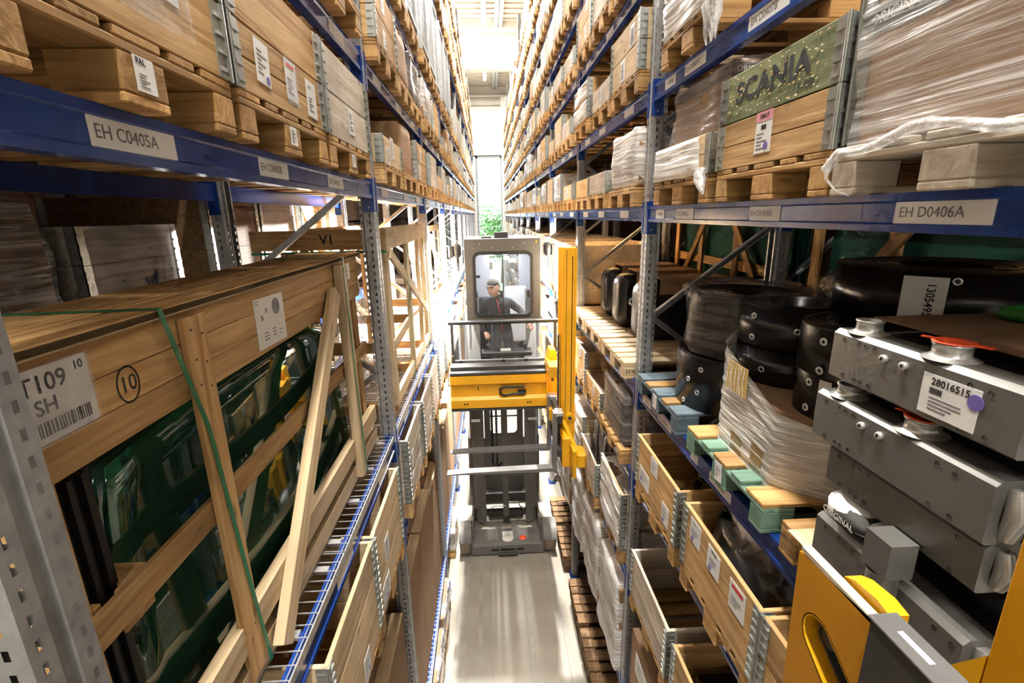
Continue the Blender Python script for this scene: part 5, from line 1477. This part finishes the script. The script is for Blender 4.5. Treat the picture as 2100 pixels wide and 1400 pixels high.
B('drive_unit', tr, 'truck_grey', (-.70, 1.55, .12), (.70, 2.7, 1.5), .05); B('mast_head_tie', tr, 'truck_dark', (-.6, .98, 4.1), (.6, 1.5, 4.3)); B('lamp_arm', tr, 'truck_dark', tl(-.3, 8.2, -1.45), tl(.7, 8.52, -1.37))
# load frame: yellow cross beam with racks, turret and auxiliary mast
mb = MB(); pr = [(-.62, -2.20), (-.50, -2.17), (-.50, -2.30), (-.56, -2.33), (-.56, -2.51), (-.50, -2.54), (-.50, -2.66), (-.62, -2.66)]
mb.prism([(p[0] + .0, p[1] - FL) for p in [(-.50, -2.18), (-.62, -2.18), (-.62, -2.30), (-.57, -2.34), (-.57, -2.50), (-.62, -2.54), (-.62, -2.66), (-.50, -2.66)]], -.78, .575, 'x'); TM('cross_beam', mb, ['yellow'])
for z in (-2.15, -2.69):
    mb = MB(); mb.box(-.78, -.61, z - .015 - FL, .57, -.50, z + .015 - FL)
    for i in range(75): mb.box(-.775 + i * .018, -.622, z - .015 - FL, -.765 + i * .018, -.61, z + .02 - FL)
    TM('gear_rack', mb, ['dark_steel'])
TB('rack_cover', 'truck_dark', (-.585, 6.50, -2.17), (.76, 6.7, -2.08), .004)
mb = MB()
for x in (-.40, -.36, .50, .54): mb.cyl((x - TX, -.618, -2.595 - FL), (x - TX, -.624, -2.595 - FL), .013, 10)
for x, z in ((-.2, -2.37), (-.2, -2.40)): mb.cyl((x - TX, -.568, z - FL), (x - TX, -.574, z - FL), .011, 10)
TM('bolt_hole', mb, ['ink'])
mb = MB(); zc_ = -2.42 - FL
loop = [(.46, zc_ + .055), (.16, zc_ + .06), (.11, zc_ + .03), (.11, zc_ - .04), (.16, zc_ - .07), (.28, zc_ - .05), (.46, zc_ - .05)]
mb.tube([(x - TX, -.60, z) for x, z in loop], .017, 8); mb.box(.36 - TX, -.60, zc_ - .05, .48 - TX, -.58, zc_ + .01); TM('energy_chain', mb, ['black_plastic'])
mb = MB(); mb.prism([(.575, -2.70 - FL), (.575, -2.02 - FL), (.62, -1.82 - FL), (.70, -1.82 - FL), (.74, -2.02 - FL), (.74, -2.70 - FL)], -.66, -.42, 'y'); TM('turret_housing', mb, ['yellow'])
mb = MB(); mb.cyl((.66, -.663, -2.25 - FL), (.66, -.67, -2.25 - FL), .022, 14); TM('housing_hole', mb, ['ink'])
ax0, ax1, ay = .868, 1.068, 5.80
mb = MB(); q0, q1, yy = ax0 - TX, ax1 - TX, ay - TY
mb.prism([(q0 + .05, yy), (q1 - .02, yy), (q1 - .02, yy - .03), (q1, yy - .03), (q1, yy + .20), (q0, yy + .20), (q0, yy + .16), (q0 + .03, yy + .16), (q0 + .03, yy + .04), (q0 + .05, yy + .04)], -2.95 - FL, -.40 - FL, 'z'); TM('auxiliary_mast', mb, ['yellow'])
mb = MB(); mb.box(q1 - .055, yy - .004, -2.9 - FL, q1 - .045, yy, -.5 - FL); mb.box(q0 + .075, yy - .004, -2.9 - FL, q0 + .08, yy, -.42 - FL); TM('mast_groove', mb, ['rubber'])
mb = MB()
for i in range(60): mb.box(q0 - .012, yy + .10, -1.5 - FL - i * .021, q0 + .01, yy + .15, -1.488 - FL - i * .021)
TM('gear_strip', mb, ['dark_steel'])
TB('turret_arm', 'yellow', (.76, 5.98, -2.72), (.90, 6.42, -2.55)); TB('turret_arm', 'yellow', (.76, 5.98, -2.10), (.90, 6.42, -1.95))
mb = MB(); mb.cyl((q0 + .13, yy - .06, -2.58 - FL), (q0 + .13, yy + .02, -2.58 - FL), .06, 18); mb.cyl((q0 + .13, yy - .07, -2.58 - FL), (q0 + .13, yy - .05, -2.58 - FL), .025, 12, 1)
mb.prism([(q0 + .02, -3.05 - FL), (q0 + .15, -3.05 - FL), (q0 + .20, -2.6 - FL), (q0 + .08, -2.56 - FL)], yy - .05, yy - .01, 'y'); TM('swing_joint', mb, ['yellow', 'dark_steel'])
BAR('swing_link', tr, 'yellow', tl(.90, 5.74, -2.66), tl(1.0, 5.28, -2.86), .05, .16)
TB('swing_head', 'yellow', (.985, 5.13, -2.98), (1.105, 5.38, -2.78), .03); TB('swing_plate', 'yellow', (.945, 5.16, -3.12), (.985, 5.40, -2.76), .004)
TB('swing_back', 'yellow', (.85, 5.40, -3.10), (.95, 5.78, -2.70), .01)
# fork carriage and forks, pointing at the left rack
zf = -3.2
for i, y in enumerate((6.12, 5.55)):
    mb = MB(); z = zf - FL; x0, x1 = -.61 - TX, .80 - TX
    prof = [(x0, z), (x0, z + .012), (x0 + .3, z + .028), (x1 - .06, z + .045), (x1 - .05, z + .06), (x1 - .05, z + .80), (x1, z + .80), (x1, z + .03), (x1 - .03, z - .005), (x0 + .3, z)]
    mb.prism(prof, y - TY - .06, y - TY + .06, 'y'); TM('fork', mb, ['fork_grey'])
for z in (-2.52, -2.98): TB('carriage_bar', 'truck_dark', (.80, 5.45, z), (.86, 6.25, z + .10))
TB('carriage_plate', 'black_plastic', (.81, 5.62, -2.95), (.85, 6.05, -2.45))
for y in (5.46, 6.03): TB('fork_hook', 'zinc_bright', (.775, y, -2.44), (.87, y + .16, -2.38))

# ------------------------------------------------------------------ the operator
def skin_body(name, joints, edges, mat, parent, sub=2):
    me = bpy.data.meshes.new(name); me.from_pydata([j[0] for j in joints], edges, [])
    o = O(name, me, parent)
    sk = o.modifiers.new('skin', 'SKIN'); sk.use_smooth_shade = True
    for i, j in enumerate(joints):
        r = j[1]; o.data.skin_vertices[0].data[i].radius = r if isinstance(r, tuple) else (r, r)
    o.data.skin_vertices[0].data[0].use_root = True
    sb = o.modifiers.new('sub', 'SUBSURF'); sb.levels = sub; sb.render_levels = sub
    bpy.context.view_layer.update()
    ev = o.evaluated_get(bpy.context.evaluated_depsgraph_get())
    m2 = bpy.data.meshes.new_from_object(ev); o.modifiers.clear(); o.data = m2
    m2.materials.clear(); m2.materials.append(MATS[mat])
    for p in m2.polygons: p.use_smooth = True
    return o
P0 = (.10, 7.36, -2.70)
pe = thing('person', 'man in dark jacket with red zip and cap, leaning in the truck cab looking down', 'person', P0)
# (x right, y away, z up), feet at zero; leaning towards the left of the picture
J = [((.08, .06, .92), (.15, .11)), ((.07, .03, 1.08), (.155, .115)), ((.05, -.02, 1.26), (.185, .125)), ((.03, -.06, 1.40), (.14, .09)), ((.0, -.09, 1.465), (.062, .062)), ((-.015, -.105, 1.53), (.056, .058)),
     ((-.15, -.04, 1.395), .075), ((-.24, .0, 1.20), .058), ((-.22, -.12, 1.02), .045), ((-.19, -.17, .97), .036),
     ((.20, -.05, 1.385), .075), ((.36, .0, 1.26), .060), ((.47, -.10, 1.12), .046), ((.50, -.15, 1.08), .036),
     ((-.02, .07, .86), .095), ((-.04, .04, .50), .068), ((-.05, .08, .12), .048), ((-.05, .0, .045), .042), ((-.05, -.12, .035), .036),
     ((.18, .07, .86), .095), ((.20, .04, .50), .068), ((.20, .08, .12), .048), ((.20, .0, .045), .042), ((.20, -.12, .035), .036)]
E_ = [(0, 1), (1, 2), (2, 3), (3, 4), (4, 5), (3, 6), (6, 7), (7, 8), (8, 9), (3, 10), (10, 11), (11, 12), (12, 13), (0, 14), (14, 15), (15, 16), (16, 17), (17, 18), (0, 19), (19, 20), (20, 21), (21, 22), (22, 23)]
body = skin_body('body', J, E_, 'jacket', pe)
me = body.data                                # clothing colours on the one continuous body
for mname in ('trousers', 'sleeve', 'skin', 'black_plastic'): me.materials.append(MATS[mname])
for p in me.polygons:
    c = p.center
    if c.z < .09: p.material_index = 4
    elif c.z < .93: p.material_index = 1 if not (abs(c.x - .08) > .24) else 0
    if c.z > 1.478 and abs(c.x) < .09: p.material_index = 3
    if c.x > .30: p.material_index = 2
# head: egg with brow, nose, mouth, ears
hd = Vector((-.035, -.14, 1.62))
bm = bmesh.new(); bmesh.ops.create_uvsphere(bm, u_segments=28, v_segments=20, radius=1)
for v in bm.verts:
    x, y, z = v.co
    jaw = 1.0 - .28 * max(0, -z) ** 1.3
    v.co = Vector((x * .077 * jaw, y * .095 * (1 - .10 * max(0, -z)), z * .118))
    if y < -.3:
        if abs(x) < .9: v.co.y += .006 * math.exp(-((z - .12) / .10) ** 2) * (1 if abs(abs(x) - .36) < .22 else 0)
        v.co.y -= .022 * math.exp(-(x / .16) ** 2 - ((z + .12) / .16) ** 2)
        v.co.y -= .006 * math.exp(-((z - .28) / .10) ** 2)
        v.co.y -= .007 * math.exp(-(x / .34) ** 2 - ((z + .46) / .10) ** 2) + .006 * math.exp(-(x / .3) ** 2 - ((z + .80) / .12) ** 2)
for f in bm.faces: f.smooth = True
HR = Euler((.04, -.05, -.62)).to_matrix()      # face turned down and to the picture's left
head = O('head', bm_mesh(bm, 'skin', 'head'), pe, hd, HR); head.scale = (1.15, 1.15, 1.15)
mb = MB()
for s in (-1, 1): mb.lathe([(.0, -.012), (.02, -.006), (.024, .0), (.014, .008), (0, .006)], 10, (s * .078, .01, -.005), axis='x')
O('ears', mb.mesh('ears', ['skin']), head)
mb = MB()
for s in (-1, 1): mb.lathe([(0, -.0075), (.007, -.0045), (.0085, 0)], 10, (s * .030, -.0865, .012), axis='y')
O('eyes', mb.mesh('eyes', ['ink']), head)
mb = MB()
for s in (-1, 1): mb.tube([(s * .014, -.094, .030), (s * .032, -.091, .034), (s * .050, -.080, .028)], .0042, 6)
O('eyebrows', mb.mesh('eyebrows', ['hair']), head)
plain('lips', (.45, .17, .14), .5)
mb = MB(); mb.tube([(-.024, -.088, -.056), (0, -.096, -.054), (.024, -.088, -.056)], [.002, .005, .002], 6); O('mouth', mb.mesh('mouth', ['lips']), head)
bm = bmesh.new(); bmesh.ops.create_uvsphere(bm, u_segments=24, v_segments=14, radius=1)
bmesh.ops.delete(bm, geom=[v for v in bm.verts if v.co.z < -.45 or (v.co.y < -.25 and v.co.z < .35)], context='VERTS')
for v in bm.verts: v.co = Vector((v.co.x * .081, v.co.y * .099 + .003, v.co.z * .119))
O('hair', bm_mesh(bm, 'hair', 'hair'), head)
bm = bmesh.new(); bmesh.ops.create_uvsphere(bm, u_segments=28, v_segments=14, radius=1)
bmesh.ops.delete(bm, geom=[v for v in bm.verts if v.co.z < .30], context='VERTS')
for v in bm.verts: v.co = Vector((v.co.x * .087, v.co.y * .106, .022 + v.co.z * .115 * (1 if v.co.z > .3 else 1)))
for f in bm.faces: f.smooth = True
cap_ = O('cap', bm_mesh(bm, 'cap_cloth', 'cap'), pe, hd, HR); cap_.scale = (1.16, 1.16, 1.2)
mb = MB(); n = 12; top = []; bot = []
for i in range(n + 1):
    a = math.radians(200 + 140 * i / n); top.append((.083 * math.cos(a), .098 * math.sin(a), .056)); bot.append((.076 * math.cos(a), .10 * math.sin(a) - .055 * math.sin(PI * i / n) ** .6, .050))
vs = top + bot + [(p[0], p[1], p[2] - .005) for p in top] + [(p[0], p[1], p[2] - .005) for p in bot]; m = n + 1
fs = [(i, i + 1, m + i + 1, m + i) for i in range(n)] + [(2 * m + i, 3 * m + i, 3 * m + i + 1, 2 * m + i + 1) for i in range(n)] + [(m + i, m + i + 1, 3 * m + i + 1, 3 * m + i) for i in range(n)]
mb.add(vs, fs); O('brim', mb.mesh('brim', ['cap_cloth']), cap_)
mb = MB(); mb.tube([(.005, -.155, 1.47), (.03, -.175, 1.36), (.055, -.155, 1.22), (.07, -.095, 1.05), (.08, -.06, .93)], .008, 6); O('zip', mb.mesh('zip', ['red']), pe)
mb = MB(); mb.lathe([(.068, -.02), (.074, .03), (.066, .045), (.060, .03)], 18, (-.005, -.095, 1.47)); O('collar', mb.mesh('collar', ['jacket']), pe)
def hand(root, d, side, mat='skin'):
    """palm and five fingers curled forward from the wrist"""
    d = Vector(d).normalized(); up = Vector((0, 0, 1)); s = d.cross(up).normalized() * side; u = s.cross(d).normalized() * side
    r = Vector(root)
    js = [(tuple(r), (.026, .02)), (tuple(r + d * .045), (.036, .017)), (tuple(r + d * .085), (.036, .015))]; ed = [(0, 1), (1, 2)]
    o = skin_body('hand', js, ed, mat, pe, 2)
    for i, (off, ln) in enumerate(((-.027, .062), (-.009, .072), (.009, .068), (.026, .052))):
        a = r + d * .078 + s * off; b = a + d * ln * .5; c = b + d * ln * .25 - u * ln * .28; e = c - u * ln * .28 - d * ln * .02
        skin_body('finger', [(tuple(a), .0095), (tuple(b), .009), (tuple(c), .0085), (tuple(e), .007)], [(0, 1), (1, 2), (2, 3)], mat, o, 1)
    a = r + d * .03 - s * .03; b = a + d * .03 - s * .022 - u * .01; c = b + d * .028 - u * .012
    skin_body('thumb', [(tuple(a), .011), (tuple(b), .010), (tuple(c), .008)], [(0, 1), (1, 2)], mat, o, 1)
    return o
hand((-.185, -.175, .965), (.25, -.6, -.45), 1); hand((.505, -.155, 1.075), (.15, -.75, -.4), -1)
# control console the hands rest on
co = thing('control_console', 'dark control console in the cab in front of the operator', 'console', (.22, 6.93, -2.70))
B('pedestal', co, 'truck_dark', (-.10, .02, 0), (.10, .18, .62)); B('panel', co, 'black_plastic', (-.36, .02, .62), (.40, .26, .70), .02)
mb = MB(); mb.lathe([(.0, .10), (.03, .10), (.035, .06), (.02, .02), (.03, 0)], 14, (-.26, .14, .70)); O('knob', mb.mesh('knob', ['black_plastic']), co)
mb = MB(); mb.lathe([(.0, .10), (.03, .10), (.035, .06), (.02, .02), (.03, 0)], 14, (.30, .14, .70)); O('knob', mb.mesh('knob', ['black_plastic']), co)
B('paper_sheet', co, 'white_paper', (-.08, .06, .701), (.08, .2, .705), .001)

# ------------------------------------------------------------------ parts of the truck the photo was taken from, lower right corner
own = thing('lift_carriage', 'yellow lift carriage with slotted plate and chain in the lower right corner', 'lift carriage', (.75, 0, -1.6))
def oz(z): return z + 1.6
outline = [(.98, oz(-.82)), (.70, oz(-.80)), (.70, oz(-1.58)), (.955, oz(-1.58))]
def slot(y0, z0, y1, z1, r, n=8):
    d = Vector((y1 - y0, z1 - z0)).normalized(); nrm = Vector((-d.y, d.x)); out = []
    for c, sgn in (((y0, z0), -1), ((y1, z1), 1)):
        for i in range(n + 1):
            a = PI * i / n - PI / 2
            p = Vector(c) + d * (sgn * math.cos(a) * r) + nrm * (math.sin(a) * r * (1 if sgn > 0 else -1)); out.append((p.x, p.y))
    return out
sl = slot(.880, oz(-.985), .765, oz(-1.06), .052)
me = shape_mesh([[(y, z) for y, z in outline], sl], .016, 'yellow_deep', 'slotted_plate')
O('slotted_plate', me, own, (.008, 0, 0), Matrix(((0, 0, 1), (1, 0, 0), (0, 1, 0))))
mb = MB(); q = sl + [sl[0]]
for a, b2 in zip(q[:-1], q[1:]): mb.bar((.02, a[0], a[1]), (.02, b2[0], b2[1]), .006, .04, (1, 0, 0))
O('slot_lining', mb.mesh('lining', ['yellow']), own)
B('top_edge', own, 'worn_y', (.0, .73, oz(-.815)), (.024, .975, oz(-.800)), .002)
B('back_wall', own, 'rubber', (.055, .62, oz(-1.5)), (.06, .95, oz(-.88)), 0)
B('inner_bar', own, 'yellow_deep', (.04, .66, oz(-1.10)), (.05, .85, oz(-1.06)), .002)
t0 = Vector((.88, oz(-.985))); t1 = Vector((.70, oz(-1.10)))
mb = MB(); mb.lathe([(.0, .0), (.012, 0), (.012, .004), (.026, .004), (.030, .012), (.012, .016), (0, .016)], 16, (.022, t0.x, t0.y), axis='x'); O('sprocket', mb.mesh('sprocket', ['dark_steel']), own)
lk = MB(); lk.box(-.006, -.009, -.005, .006, .009, .005); lk.box(-.009, -.012, -.003, -.006, .012, .003); lk.box(.006, -.012, -.003, .009, .012, .003); lk = lk.mesh('link', ['dark_steel'])
d = (t1 - t0); ang = math.atan2(d.y, d.x); nrm = Vector((-d.y, d.x)).normalized() * .028
for s in (-1, 1):
    for i in range(12):
        p = t0 + nrm * s + d * (i / 11); O('chain_link', lk, own, (.034, p.x, p.y), (ang, 0, 0))
for i in range(5):
    a = ang + PI / 2 + PI * (i + .5) / 5; O('chain_link', lk, own, (.034, t0.x + .028 * math.cos(a), t0.y + .028 * math.sin(a)), (a + PI / 2, 0, 0))
mb = MB(); mb.prism([(.87, oz(-.802)), (.84, oz(-.788)), (.78, oz(-.782)), (.745, oz(-.79)), (.745, oz(-.81)), (.87, oz(-.81))], .03, .07, 'x'); O('cover_flap', mb.mesh('flap', ['yellow']), own)
B('warning_stripe', own, 'black_plastic', (-.001, .70, oz(-1.36)), (.0, .96, oz(-1.30)), 0)
cbx = thing('cover_box', 'dark grey steel cover box with white sticker in front of the coolers', 'cover box', (.75, .60, -1.6))
B('body', cbx, 'truck_dark', (-.012, .0, 0), (.045, .148, oz(-.79)), .006); B('lid', cbx, 'fork_grey', (-.014, -.002, oz(-.792)), (.047, .150, oz(-.784)), .002)
B('sticker', cbx, 'white_paper', (.008, .035, oz(-.784)), (.02, .105, oz(-.7832)), 0)
sp = thing('side_panel', 'yellow upright panel at the right picture edge', 'panel', (.98, .40, -1.6))
B('panel', sp, 'yellow_deep', (-.01, 0, 0), (.01, .315, oz(-.50)), .004)
mb = MB(); mb.prism([(.316, oz(-.87)), (.375, oz(-.96)), (.375, oz(-1.3)), (.316, oz(-1.3))], -.01, .01, 'x'); O('gusset', mb.mesh('gusset', ['yellow']), sp)
